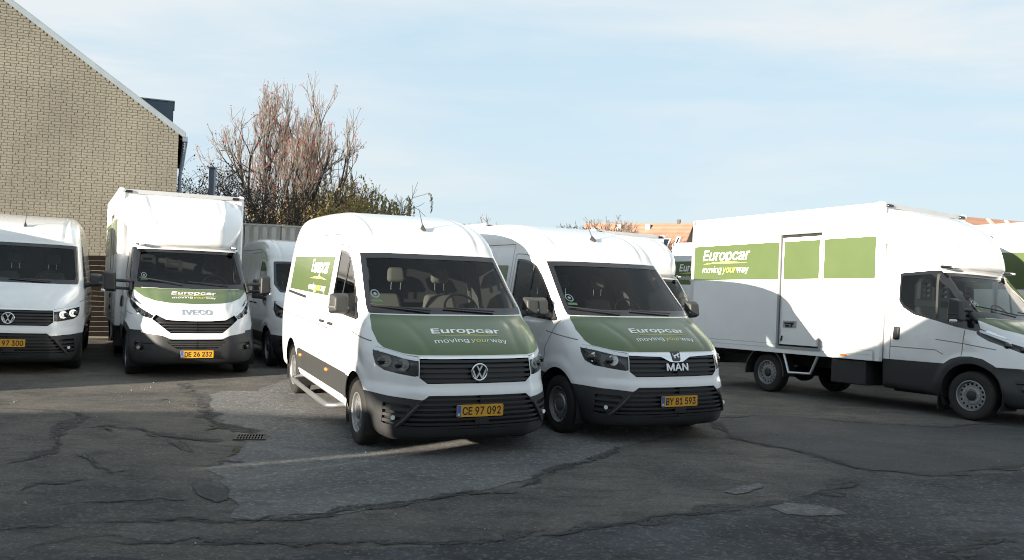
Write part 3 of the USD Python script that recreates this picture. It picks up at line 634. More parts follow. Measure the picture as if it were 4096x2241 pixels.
def emblem_vw(parent, x, z):
    """round chrome emblem with a V over a W."""
    R = .082; t = np.linspace(0, 2 * np.pi, 41)
    e = obj('emblem', tube(np.stack([np.full(41, x + .012), R * np.cos(t), z + R * np.sin(t)], 1), .010, 8), CHROME, parent, label='round chrome emblem on the grille')
    obj('emblem_ground', cyl((x - .006, 0, z), (x + .004, 0, z), R, seg=36), PLATEB if False else GLOSSB, e)
    r = R - .004; L = [[(-.42, .95), (0, .20), (.42, .95)], [(-.92, .36), (-.43, -.82), (0, -.14), (.43, -.82), (.92, .36)]]
    bars = unary_union([LineString([(a * r, b * r) for a, b in l]).buffer(.0072, cap_style=2, join_style=2, mitre_limit=2) for l in L]).intersection(Point(0, 0).buffer(R))
    obj('emblem_letters', Mesh((lambda q: q.v + [0, 0, z])(extrude(bars, .010, 'yz', x + .004)), extrude(bars, .010, 'yz', x + .004).f), EMBL, e)
def chrome_strip(parent, gr, P, name='chrome_strip'):
    a, _ = clip(gr, tyz(gr, P)); obj(name, bar(a.off(.004), .02), CHROME, parent)
# ------------------------------------------------------------------ the box truck as a model
CAB_WS = sym([(0, 2.112), (.60, 2.108), (.875, 2.098), (.935, 1.52), (.912, 1.455), (.5, 1.442), (0, 1.440)])
CAB_WS_IN = sym([(0, 2.058), (.60, 2.055), (.775, 2.048), (.845, 1.60), (.835, 1.535), (.5, 1.525), (0, 1.522)])
CAB_BONNET = sym([(0, 1.438), (.5, 1.438), (.90, 1.446), (.93, 1.30), (.85, 1.20), (.806, 1.166), (.60, 1.040), (.456, .951), (.235, .937), (0, .935)])
CAB_DECAL = sym([(0, 1.50), (.96, 1.50), (.912, 1.43), (.845, 1.36), (.76, 1.295), (.60, 1.240), (.40, 1.212), (0, 1.198)])
CAB_HEAD = np.array([(.612, 1.035), (.806, 1.160), (.935, 1.285), (.955, 1.22), (.925, 1.12), (.880, 1.072), (.783, .985), (.672, .958)])
CAB_GRILLE = sym([(0, .930), (.235, .932), (.456, .946), (.606, 1.026), (.668, .955), (.40, .738), (0, .736)])
CAB_LOWER = np.array([(0, .642), (.392, .642), (.52, .698), (.77, .728), (.95, .752), (1.0, .765), (1.3, .768)])
CAB_LOWGR = sym([(0, .630), (.392, .630), (.46, .60), (.31, .492), (0, .486)])
CAB_WIN = np.array([(-1.215, 2.095), (-.60, 2.135), (-.3, 1.88), (.05, 1.56), (.30, 1.36), (.46, 1.14), (.26, 1.192), (.07, 1.246), (-.27, 1.308), (-.568, 1.385), (-.934, 1.465), (-1.12, 1.57), (-1.20, 1.67)])
CAB_GLASS = np.array([(-1.185, 2.055), (-.70, 2.075), (-.42, 1.86), (-.20, 1.63), (-.10, 1.50), (-.30, 1.44), (-.568, 1.415), (-.92, 1.50), (-1.10, 1.60), (-1.175, 1.69)])
CABS = [(0.0, .36, .435)]
BW, BF, BR, BB, BT = 1.096, -1.43, -5.77, .72, 3.20
TRUCKM = UsdGeom.Xform(stage.CreateClassPrim('/World/box_truck_model'))
CAB_HALF = cab_surface()
def cab_width(z, x): return float(_cab_b(min(z, 2.4)))
CAB_STRIP = np.array([(-1.6, .30), (-1.6, .768), (-.40, .768), (-.30, .84), (-.16, .885), (0, .895), (.16, .870), (.30, .790), (.32, .768), (.62, .768), (.62, .2), (-1, .2)])
CABP = build_van(TRUCKM, cab_field, CAB_HALF, dict(split=-1.0, ws=CAB_WS, ws_in=CAB_WS_IN, bonnet=CAB_BONNET, head=CAB_HEAD, eyes=[(.80, 1.070, .052), (.70, 1.020, .045)],
    bar=[(.63, 1.022), (.806, 1.135), (.92, 1.255)], grille=CAB_GRILLE, slats=[.90, .855, .81, .765], slat_h=.016, lower=CAB_LOWER, bumper_end=.30, lowgr=CAB_LOWGR, low_slats=[.60, .565, .53], inlet=np.array([(.64, .575), (.90, .605), (.90, .455), (.68, .455)]), inlet_slats=[.59],
    win=CAB_WIN, glass_poly=CAB_GLASS, frame_mat=GLOSSB, divider=(-.60, 2.08, -.56, 1.41), strip=CAB_STRIP, strip_mat=BLACKP, arches=CABS, under=bx(-1.4, .6, -.72, .72, .27, .36), bulk=-1.36, bulk_top=2.10, width=cab_width, dash=(.10, 1.38), bulk_mat=TRIMIN, lining_z=1.0,
    seams=[[(-1.29, .77), (-1.29, 1.7), (-1.25, 2.13)], [(-.145, .90), (-.12, 1.26)], [(-1.29, .965), (-.55, .955), (-.42, .90)], [(-.55, 1.11), (-.12, 1.07), (.30, 1.01)]]))
dec, _ = clip(CABP['bonnet'], tyz(CABP['bonnet'], CAB_DECAL))
wrap(TRUCKM, dec, cab_field, ((.378, .105, .70), (.418, .016), (.487, .05, .68), .95), italic=.2)
q, g = None, None
w = words('IVECO', .075, .47, bold=True, left=-.235); obj('maker_letters', lay(Mesh(w.v * [1, 1, 4], w.f), cab_field, lambda u, v: np.stack([np.full(len(u), 1.6), u, 1.028 + v], 1), (-1, 0, 0), .003), CHROME, TRUCKM, label='chrome maker name over the grille')
for s in (-1, 1):
    wheel(TRUCKM, (-.01, s * .875, .345), s, bolts=True); wheel(TRUCKM, (-3.79, s * .86, .345), s, bolts=True, dark=True)
    c = cast(cab_field, np.array([[1.6, s * .84, .50]]), (-1, 0, 0))[0][0]
    f0 = obj('fog_lamp', cyl(c - np.array([.03, 0, 0]), c + np.array([.012, .012 * s, 0]), .050, .044, 20), LAMPHOUSE, TRUCKM); obj('lamp_glass', cyl(c + np.array([.006, 0, 0]), c + np.array([.022, .012 * s, 0]), .034, .028, 16), LAMPIN, f0)
    # mirror on two arms
    Y = lambda a: s * a
    m = obj('door_mirror', hull([(-.12, Y(1.185), 1.39), (-.12, Y(1.345), 1.40), (-.12, Y(1.20), 1.675), (-.12, Y(1.33), 1.67), (-.02, Y(1.20), 1.41), (-.02, Y(1.32), 1.42), (-.04, Y(1.21), 1.65), (-.04, Y(1.31), 1.645)], .030), BLACKP, TRUCKM)
    obj('mirror_band', hull([(-.02, Y(1.18), 1.475), (-.015, Y(1.345), 1.482), (-.12, Y(1.372), 1.482)], .010), GREYP, m)
    obj('mirror_indicator', hull([(-.03, Y(1.345), 1.385), (-.09, Y(1.365), 1.385)], .022), LIGHTBAR, m)
    obj('mirror_glass', rbox((-.152, Y(1.265), 1.535), (.006, .13, .23), .002, 6), CHROME, m)
    obj('mirror_arm', join(hull([(-.07, Y(.93), 1.545), (-.07, Y(1.2), 1.55)], .026), hull([(-.07, Y(.93), 1.415), (-.07, Y(1.2), 1.425)], .026), hull([(.02, Y(.945), 1.41), (-.12, Y(.94), 1.56)], .03)), BLACKP, m)
    obj('door_handle', hull([cast(cab_field, np.array([[x, s * 1.6, z]]), (0, -s, 0), lift=.002)[0][0] for x, z in ((-1.215, 1.245), (-1.165, 1.245), (-1.215, 1.10), (-1.165, 1.10))], .030), BLACKP, TRUCKM)
    b_ = lay(extrude(Polygon([(.13, 1.248), (.19, 1.225), (.36, 1.165), (.385, 1.175), (.28, 1.215), (.16, 1.272)]), .002, 'xy'), cab_field, lambda u, v: np.stack([u, np.full(len(u), s * 1.6), v], 1), (0, -s, 0), .004)
    obj('wing_badge', b_ if s < 0 else Mesh(b_.v, b_.f[:, ::-1]), CHROME, TRUCKM)
    l0 = obj('roof_marker_lamp', hull([(-.46, s * .80, 2.175), (-.60, s * .82, 2.19), (-.46, s * .72, 2.18)], [.022, .026, .022]), GLOSSB, TRUCKM); obj('lamp_glass', hull([(-.445, s * .79, 2.18), (-.445, s * .73, 2.183)], .018), LIGHTBAR, l0)
    obj('mud_flap', bx(-.50, -.485, min(s * .72, s * .99), max(s * .72, s * .99), .10, .42), RUBBER, TRUCKM)
wiper(TRUCKM, cab_field, [(-.80, 1.60), (-.15, 1.50)]); wiper(TRUCKM, cab_field, [(-.05, 1.545), (.60, 1.50)])
for y, w_, n in ((-.40, .95, 2), (.46, .52, 1)):
    s_ = seat(TRUCKM, -.88, y, w_, .80, 1.62, m=DARKIN)
    for k in range(n):
        yy = y + ((-.22, .22)[k] if n == 2 else 0)
        ring = Polygon([(-.13, -.12), (-.115, .12), (-.07, .17), (.07, .17), (.115, .12), (.13, -.12)]).buffer(.02)
        ring = ring.difference(unary_union([sbox(-.075, a, .075, a + .035).buffer(.006) for a in (-.08, .0, .08)]))
        obj('head_restraint', extrude(ring, .06, 'yz', -1.03).move((0, yy, 1.84)), DARKIN, s_)
steering(TRUCKM, -.42, .45, 1.50)
obj('ceiling_console', hull([(-.62, -.22, 2.06), (-.62, .22, 2.06), (-.9, -.22, 2.10), (-.9, .22, 2.10)], .03), DARKIN, TRUCKM)
sticker(TRUCKM, cab_field, -.74, 1.66)
fh = fairing_surface(); fm = join(fh, fh.mirror())
obj('roof_fairing', fm, WHITE, TRUCKM)
antenna_pts = None
# the box body
def rounded_post(x, y, z0, z1, sx, sy, r=.055, w=.10):
    """corner profile: an L with a round outer edge, corner at (x, y)."""
    P = unary_union([sbox(0, 0, w, .03), sbox(0, 0, .03, w)]).union(Point(r, r).buffer(r, 12).union(sbox(r, 0, w, .03)).union(sbox(0, r, .03, w)))
    P = P.difference(sbox(-1, -1, r, r).difference(Point(r, r).buffer(r, 12)))
    return extrude(shapely.affinity.translate(shapely.affinity.scale(P, sx, sy, origin=(0, 0)), x, y), z1 - z0, 'xy', z0)
bs = obj('box_shell', join(bx(BR + .03, BF - .03, -BW + .02, BW - .02, BT - .05, BT - .02), bx(BF - .05, BF - .02, -BW + .03, BW - .03, BB + .02, BT - .05), bx(BR + .02, BR + .05, -BW + .03, BW - .03, BB + .02, BT - .05), bx(BR + .05, BF - .05, -BW + .05, BW - .05, BB + .02, BB + .06)), PANEL, TRUCKM)
DOORALU = pbr('door_frame_grey', (.30, .31, .32), .45, metal=.3)
D0, D1, DB, DT = -3.455, -2.555, .83, 2.80
for s in (-1, 1):
    y0, y1 = sorted((s * (BW - .025), s * (BW - .004)))
    segs = [(BR + .09, BF - .09, BB + .16, BT - .10)] if s > 0 else [(BR + .09, D0 - .03, BB + .16, BT - .10), (D1 + .03, BF - .09, BB + .16, BT - .10), (D0 - .03, D1 + .03, DT + .03, BT - .10)]
    for (a, b, c, d) in segs: obj('side_panel', bx(a, b, y0, y1, c, d), PANEL, TRUCKM)
    f0, f1 = sorted((s * (BW - .003), s * (BW - .0015)))
    for (a, b, c, d) in segs:
        if c < 2.0:
            o = obj('green_band', bx(a + .01, b - .01, f0, f1, 2.010, 2.670), GREEN, TRUCKM)
            if s < 0 and a < -4:
                at = lambda v, z: Mesh(np.stack([v.v[:, 0] - 5.43, -BW + .0012 - v.v[:, 2], v.v[:, 1] + z], 1), v.f)
                obj('lettering', at(words('Europcar', .195, 1.21, .22), 2.392), LWHITE, o, label='white bold word Europcar')
                obj('swoosh', at(swoosh(1.20, .055), 2.335), LYELLOW, o); u = 0.0
                for t_, f_, mm in (('moving', .42, LWHITE), ('your', .28, LYELLOW), ('way', .25, LWHITE)):
                    obj('lettering', at(words(t_, .125, f_ * 1.21, .12 if mm is LWHITE else .3, False, u), 2.150), mm, o, label=f'word {t_} of the slogan'); u += (f_ + .025) * 1.21
    r0, r1 = sorted((s * (BW - .03), s * BW))
    obj('lower_rail', join(bx(BR + .06, BF - .06, r0, r1, BB, BB + .085), bx(BR + .06, (D0 - .02) if s < 0 else BF - .06, r0, s * (BW - .004) if s > 0 else r1, BB + .089, BB + .155), *( [bx(D1 + .02, BF - .06, r0, r1, BB + .089, BB + .155)] if s < 0 else [])), ALU if False else PANEL, TRUCKM)
    obj('roof_rail', join(bx(BR + .06, BF - .06, r0, r1, BT - .095, BT), bx(BR + .06, BF - .06, *sorted((s * (BW - .09), s * (BW - .03))), BT - .018, BT + .004)), ALU, TRUCKM)
    obj('corner_post', rounded_post(BF, s * BW, BB, BT - .01, -1, -s), PANEL, TRUCKM); obj('corner_post', rounded_post(BR, s * BW, BB, BT - .01, 1, -s, .02), ALU, TRUCKM)
    obj('corner_cap', rbox((BF - .055, s * (BW - .05), BT - .02), (.12, .11, .075), .03), PANEL, TRUCKM)
    obj('marker_lamp', rbox((BF + .012, s * (BW - .16), BT - .045), (.05, .13, .05), .015), GLOSSB, TRUCKM)
    obj('side_marker', rbox((-2.06, s * (BW + .006), .777), (.12, .02, .034), .008), AMBER, TRUCKM)
    # running gear seen below
    obj('chassis_rail', bx(BR + .1, -1.0, *sorted((s * .38, s * .46)), .50, .68), UNDER, TRUCKM)
    g0 = tube([(-3.34, s * 1.05, .715), (-3.22, s * 1.05, .39), (-2.75, s * 1.05, .41), (-2.61, s * 1.05, .715)], .024, 8); obj('side_guard', g0, ALU, TRUCKM)
    A = arc_pts((-3.79, .345), .45, -5, 185, 26); B = arc_pts((-3.79, .345), .435, 185, -5, 26)
    obj('mudguard', extrude(Polygon(np.vstack([A, B])), .30, 'xz', min(s * .74, s * 1.04)), BLACKP, TRUCKM)
    obj('mudguard_edge', extrude(Polygon(np.vstack([arc_pts((-3.79, .345), .455, -5, 185, 26), arc_pts((-3.79, .345), .43, 185, -5, 26)])), .012, 'xz', s * 1.042 - .006), GREYP, TRUCKM)
obj('front_rail', join(bx(BF - .06, BF + .004, -BW + .06, BW - .06, BT - .075, BT - .002)), ALU, TRUCKM)
obj('tool_box', rbox((-2.01, -.80, .51), (.66, .50, .385), .02), BLACKP, TRUCKM); obj('fuel_tank', rbox((-2.1, .72, .48), (.9, .5, .36), .05), UNDER, TRUCKM)
obj('rear_axle', join(hull([(-3.79, -.8, .345), (-3.79, .8, .345)], .055)), UNDER, TRUCKM); obj('differential', hull([(-3.79, -.06, .345), (-3.79, .06, .345)], .15), UNDER, TRUCKM)
obj('tail_frame', bx(-5.6, -4.4, -.6, .6, .45, .62), UNDER, TRUCKM); obj('cross_member', bx(-1.5, -1.2, -.8, .8, .42, .68), UNDER, TRUCKM)
obj('tail_lift', bx(BR - .02, BR + .5, -.95, .95, .42, .60), UNDER, TRUCKM)
obj('rear_light', rbox((BR + .12, -.98, .53), (.3, .06, .17), .02), GREYP, TRUCKM)
# side door of the box with its frame, lock plate
yb = -BW
obj('door_frame', join(bx(D0 - .03, D0 + .012, yb - .012, yb + .03, DB - .03, DT + .03), bx(D1 - .012, D1 + .03, yb - .012, yb + .03, DB - .03, DT + .03), bx(D0 + .013, D1 - .013, yb - .012, yb + .03, DT - .012, DT + .03), bx(D0 + .013, D1 - .013, yb - .012, yb + .03, DB - .03, DB + .012)), DOORALU, TRUCKM)
sd = obj('side_door', bx(D0 + .030, D1 - .026, yb + .012, yb + .03, DB + .045, DT - .062), PANEL, TRUCKM)
obj('door_edge', join(bx(D0 + .034, D0 + .062, yb + .006, yb + .0115, DB + .048, DT - .066), bx(D1 - .058, D1 - .030, yb + .006, yb + .0115, DB + .048, DT - .066), bx(D0 + .063, D1 - .059, yb + .006, yb + .0115, DT - .098, DT - .066)), ALU, sd)
obj('door_gap', join(bx(D0 + .012, D1 - .012, yb + .031, yb + .034, DB + .012, DT - .012)), UNDER, sd)
obj('green_band', bx(D0 + .07, D1 - .066, yb + .0095, yb + .0115, 2.012, 2.668), GREEN, sd)
lk = obj('lock_plate', bx(-3.35, -3.06, yb + .004, yb + .0115, 1.165, 1.285), LGREY, sd)
obj('lock_handle', join(hull([(-3.30, yb - .006, 1.245), (-3.12, yb - .006, 1.245)], .014), hull([(-3.28, yb - .004, 1.20), (-3.22, yb - .004, 1.20)], .018), hull([(-3.16, yb - .004, 1.19), (-3.13, yb - .004, 1.25)], .014)), INK, lk)
obj('door_catch', hull([(-3.38, yb + .0, .94), (-3.36, yb + .0, 1.01)], .014), INK, sd)
obj('cable_socket', bx(-1.80, -1.74, yb - .003, yb + .012, .945, 1.01), LGREY, TRUCKM)
obj('maker_tag', bx(-1.98, -1.72, yb + .0005, yb + .003, 3.055, 3.07), LGREY, TRUCKM)
# ------------------------------------------------------------------ where the vehicles stand: x, y, heading, pitch, roll, height
SPOT = {'vw': (-.71190, 9.37802, -1.13426, -.01159, .00702, -.02372), 'man': (1.47782, 10.43553, -1.10494, .00085, .00373, -.00921), 'vwl': (-8.1217, 13.7373, -1.13, -.0049, -.0124, .0323),
        'tr': (7.36185, 12.27385, -1.05155, .02717, -.02956, .02862), 'tl': (-5.49895, 14.40333, -1.07790, .00680, .00115, -.02054)}
def frame(k):
    x, y, a, p, r, z = SPOT[k]; c, s = math.cos(a), math.sin(a)
    f = np.array([c, s, p]); l = np.array([-s, c, r]); f /= np.linalg.norm(f); l -= f * (l @ f); l /= np.linalg.norm(l); u = np.cross(f, l)
    M = np.eye(4); M[:3, 0], M[:3, 1], M[:3, 2], M[:3, 3] = f, l, u, (x, y, z); return M
SPOT['b2'] = (3.5068, 19.177, -1.047, 0, 0, None); SPOT['b3'] = (.8932, 19.3126, -1.0447, 0, 0, None); SPOT['b4'] = (8.4663, 19.8614, -1.0467, 0, 0, None); SPOT['b5'] = (10.9, 13.4, -1.12, 0, 0, None)
SPOT['tv'] = (-3.7859, 16.5743, -1.0844, 0, 0, None); SPOT['v0'] = (-9.75, 10.05, -1.17, 0, 0, None)
_gp, _gz = [], []
for k in ('vw', 'man', 'vwl', 'tr', 'tl'):
    x, y, a, p, r, z = SPOT[k]; c, s = math.cos(a), math.sin(a)
    for lx in (0, -3.7):
        for ly in (-.9, .9): _gp.append((x + c * lx - s * ly, y + s * lx + c * ly)); _gz.append(z + p * lx + r * ly)
for x, y, z in [(-8, 4, 0), (0, 4, 0), (6, 4, .02), (-4, 8, 0), (3, 7, 0), (12, 8, .03), (-14, 8, 0), (3.5, 19, -.19), (1, 19.3, -.1), (8.5, 20, -.1), (-3.8, 17, -.06), (-12, 20, 0), (14, 16, -.05), (0, 30, -.15), (20, 30, -.15), (-20, 30, 0), (0, -10, 0), (-20, -10, 0), (20, -10, .05), (25, 10, .05), (-25, 12, 0), (0, 60, -.15), (40, 60, -.15), (-40, 60, -.05), (60, 0, 0), (-60, 0, 0), (0, 100, -.15), (80, 100, -.15), (-80, 100, -.1), (80, -40, 0), (-80, -40, 0)]: _gp.append((x, y)); _gz.append(z)
_rbf = RBFInterpolator(np.array(_gp), np.array(_gz), kernel='linear', smoothing=.02)
def zground(x, y):
    x, y = np.broadcast_arrays(np.asarray(x, float), np.asarray(y, float)); q = np.stack([x.ravel(), y.ravel()], 1)
    return _rbf(q).reshape(x.shape)
def zg(x, y): return float(zground(np.array([x]), np.array([y]))[0])
def settle(k):
    x, y, a, p, r, z = SPOT[k]; c, s = math.cos(a), math.sin(a)
    L = [(0, -.88), (0, .88), (-3.7, -.88), (-3.7, .88)]; P = np.array([(x + c * u - s * v, y + s * u + c * v) for u, v in L]); Z = zground(P[:, 0], P[:, 1])
    co, *_ = np.linalg.lstsq(np.c_[np.ones(4), np.array(L)], Z, rcond=None); SPOT[k] = (x, y, a, co[1], co[2], co[0] - (.004 if k not in () else 0))
for k in SPOT: settle(k) if SPOT[k][5] is None else None
vl = thing('delivery_van', 'white panel van without a bonnet film, cut off by the left picture edge', 'van', frame('vwl'), ref='/World/panel_van_model')
plate(vl, 'CE 97 300', 1.046, .500); emblem_vw(vl, .985, .877); chrome_strip(vl, VANP['grille'], sym([(0, 1.03), (.62, 1.03), (.62, 1.004), (0, 1.004)]))
vw = thing('delivery_van', 'white panel van with green bonnet, round emblem and plate CE 97 092, nearest of all', 'van', frame('vw'), ref='/World/panel_van_model')
plate(vw, 'CE 97 092', 1.046, .500); emblem_vw(vw, .985, .877); chrome_strip(vw, VANP['grille'], sym([(0, 1.03), (.62, 1.03), (.62, 1.004), (0, 1.004)]))
ROWS = ((.612, .105, .77), (.662, .018), (.778, .070, .80), .88)
wrap(vw, VANP['bonnet'], van_field, ROWS); sticker(vw, van_field, -.787, 1.612)
side_banner(vw, VANP['body'], van_field, -4.2, -1.6, 1.515, 1.995, -2.85, 1.02, .17, 1.79)
obj('step_bar', tube(spline([(-3.02, -.95, .33), (-2.95, -1.10, .32), (-2.6, -1.14, .315), (-1.0, -1.14, .30), (-.72, -1.10, .30), (-.62, -.93, .32)], 6), .030, 12), SILVER, vw)
mn = thing('delivery_van', 'white panel van with green bonnet, letters on the grille and plate BY 81 593', 'van', frame('man'), ref='/World/panel_van_model')
plate(mn, 'BY 81 593', 1.046, .495); wrap(mn, VANP['bonnet'], van_field, ROWS); sticker(mn, van_field, -.787, 1.612)
side_banner(mn, VANP['body'], van_field, -4.2, -1.6, 1.515, 1.995, -2.85, 1.02, .17, 1.79)
chrome_strip(mn, VANP['grille'], sym([(0, 1.03), (.62, 1.03), (.62, 1.0), (.20, .985), (.085, .93), (0, .925)]))
w = words('MAN', .075, .30, bold=True, left=-.15); obj('maker_letters', lay(Mesh(w.v * [1, 1, 6], w.f), van_field, lambda u, v: np.stack([np.full(len(u), 1.6), u, .835 + v], 1), (-1, 0, 0), .006), EMBL, mn, label='chrome maker letters on the grille')
bp = Polygon([(-.062, .055), (.062, .055), (.052, -.035), (.035, -.05), (-.035, -.05), (-.052, -.035)])
bd = obj('emblem', lay(extrude(bp, .006, 'xy'), van_field, lambda u, v: np.stack([np.full(len(u), 1.6), u, .985 + v], 1), (-1, 0, 0), .006), GLOSSB, mn, label='dark shield with a small silver animal')
lion = unary_union([LineString(p).buffer(r) for p, r in (([(-.03, .005), (.0, .012), (.022, .018)], .006), ([(-.03, .005), (-.035, -.018)], .004), ([(-.02, .004), (-.018, -.018)], .004), ([(.012, .01), (.022, -.016)], .004), ([(.016, .012), (.038, -.008)], .004), ([(.022, .018), (.034, .026)], .008), ([(-.03, .006), (-.045, .014), (-.04, .028)], .003))])
obj('emblem_animal', lay(extrude(lion, .003, 'xy'), van_field, lambda u, v: np.stack([np.full(len(u), 1.6), u, .988 + v], 1), (-1, 0, 0), .0125), CHROME, bd)
tl = thing('box_truck', 'white box truck facing forward beside the brick house, plate DE 26 232', 'truck', frame('tl'), ref='/World/box_truck_model')
plate(tl, 'DE 26 232', 1.0, .405)
tr = thing('box_truck', 'white box truck seen from its side on the right, cab cut by the picture edge', 'truck', frame('tr'), ref='/World/box_truck_model')
rl = obj('roof_vent', cyl((-2.8, .0, 3.19), (-2.8, .0, 3.30), .14, seg=24), PANEL, tr)

for k, lab in (('b2', 'white box truck behind the van whose grille bears letters, its roof fairing above the van'), ('b3', 'white box truck whose roof corner shows just above the roof of the nearest van'),
               ('b4', 'white box truck behind the rear end of the side-on truck, green band partly in shade'), ('b5', 'white box truck at the right picture edge, beyond the cab of the side-on truck')):
    thing('box_truck', lab, 'truck', frame(k), ref='/World/box_truck_model', instance=True)
thing('delivery_van', 'white panel van just outside the left picture edge, throwing its shadow before the left row', 'van', frame('v0'), ref='/World/panel_van_model', instance=True)
# ------------------------------------------------------------------ the other make of van between the box truck and the nearest van
COMPACT_SIDE = np.vstack([[(-4.10, .32), (-4.14, .70), (-4.12, 1.4), (-4.04, 2.2)], spline([(-3.95, 2.42), (-3.6, 2.50), (-2.6, 2.53), (-1.7, 2.49), (-1.1, 2.36), (-.75, 2.20), (-.60, 2.06)], 5),
    [(-.30, 1.82), (.0, 1.58)], spline([(.20, 1.42), (.34, 1.34), (.56, 1.24), (.74, 1.12), (.86, .98), (.92, .84), (.95, .70), (.98, .58), (.985, .42), (.96, .30), (.86, .22)], 4), [(.4, .20), (0, .24), (-.5, .28)]])
_compact_side = Table(COMPACT_SIDE)
def compact_field(x, y, z): return van_field(x, y, z, _compact_side)
TV = thing('delivery_van', 'pale van with tall headlights in the shade between box truck and nearest van', 'van', frame('tv'))
_tvh = half(compact_field, (-4.22, -.04, .16), (1.08, 1.14, 2.60), .04)
BLUEWHITE = WHITE
build_van(TV, compact_field, _tvh, dict(split=-1.0, ws=sym([(0, 2.03), (.60, 2.028), (.80, 2.02), (.875, 1.56), (.80, 1.42), (.5, 1.395), (0, 1.39)]), ws_in=sym([(0, 1.99), (.60, 1.985), (.76, 1.975), (.83, 1.57), (.77, 1.46), (.5, 1.44), (0, 1.435)]),
    bonnet=sym([(0, 1.38), (.5, 1.385), (.78, 1.41), (.90, 1.28), (.72, 1.13), (.55, 1.00), (0, .98)]), head=np.array([(.62, .93), (.66, 1.04), (.80, 1.16), (.925, 1.265), (.955, 1.10), (.93, .97), (.80, .92)]), eyes=[(.84, 1.04, .05), (.74, .99, .045)], bar=[(.68, 1.03), (.90, 1.22)],
    grille=sym([(0, .93), (.52, .94), (.60, .86), (.50, .70), (0, .69)]), slats=[.89, .84, .79, .74], lower=np.array([(0, .60), (.5, .60), (.8, .62), (1.2, .64)]), lowgr=sym([(0, .57), (.55, .57), (.62, .44), (.5, .36), (0, .35)]), low_slats=[.53, .48, .43, .39], inlet=np.array([(.70, .56), (.90, .56), (.90, .42), (.75, .42)]), inlet_slats=[.49],
    win=np.array([(-1.28, 2.02), (-.98, 2.0), (-.72, 1.88), (-.42, 1.62), (-.22, 1.36), (-.16, 1.13), (-.42, 1.16), (-.58, 1.30), (-.70, 1.38), (-1.26, 1.42)]), win_rim=.03, divider=(-.52, 1.72, -.50, 1.22), strip=np.array([(-3.10, .42), (-3.10, .62), (-.3, .62), (-.3, .42)]), arches=[(-3.3, .37, .43), (.03, .36, .42)],
    under=bx(-3.9, .6, -.72, .72, .27, .36), bulk=-1.6, bulk_top=2.15, width=van_width, dash=(.05, 1.33), seams=[[(-1.36, .36), (-1.36, 2.10), (-1.0, 2.08)], [(-.10, .80), (-.10, 1.20)], [(-2.5, .36), (-2.5, 2.2), (-1.45, 2.2), (-1.45, .36)], [(-3.9, 2.27), (-1.6, 2.27), (-1.1, 2.16), (-.75, 2.02)]]))
for s in (-1, 1):
    Y = lambda a: s * a
    wheel(TV, (.02, s * .885, .345), s, dark=True); wheel(TV, (-3.28, s * .885, .345), s, dark=True)
    m = obj('door_mirror', hull([(-.30, Y(1.10), 1.30), (-.30, Y(1.23), 1.31), (-.30, Y(1.10), 1.62), (-.30, Y(1.22), 1.62), (-.22, Y(1.12), 1.32), (-.22, Y(1.20), 1.60)], .03), GREYP, TV)
    obj('mirror_glass', rbox((-.332, Y(1.16), 1.50), (.006, .12, .18), .002, 6), CHROME, m); obj('mirror_glass', rbox((-.332, Y(1.16), 1.34), (.006, .12, .07), .002, 6), CHROME, m)
    obj('mirror_arm', join(hull([(-.25, Y(.95), 1.36), (-.25, Y(1.12), 1.38)], .03), hull([(-.25, Y(.95), 1.25), (-.25, Y(1.12), 1.32)], .03)), BLACKP, m)
    for x in (-1.60, -1.15): obj('door_handle', hull([cast(compact_field, np.array([[x + d, s * 1.6, 1.17]]), (0, -s, 0), lift=.018)[0][0] for d in (-.07, .07)], .017), BLACKP, TV)
q, g = cast(compact_field, np.array([[-.95, 0, 3.2]]), (0, 0, -1)); obj('aerial', join(hull([q[0] + (.05, 0, 0), q[0] + (-.05, -.025, 0), q[0] + (-.05, .025, 0), q[0] + (-.02, 0, .06)], .012), ), BLACKP, TV)
for y, w in ((-.50, .9), (.42, .52)):
    s_ = seat(TV, -1.25, y, w, .75, 1.55); headrest(s_, -1.36, y, 1.72)
wiper(TV, compact_field, [(-.70, 1.46), (-.10, 1.42)])
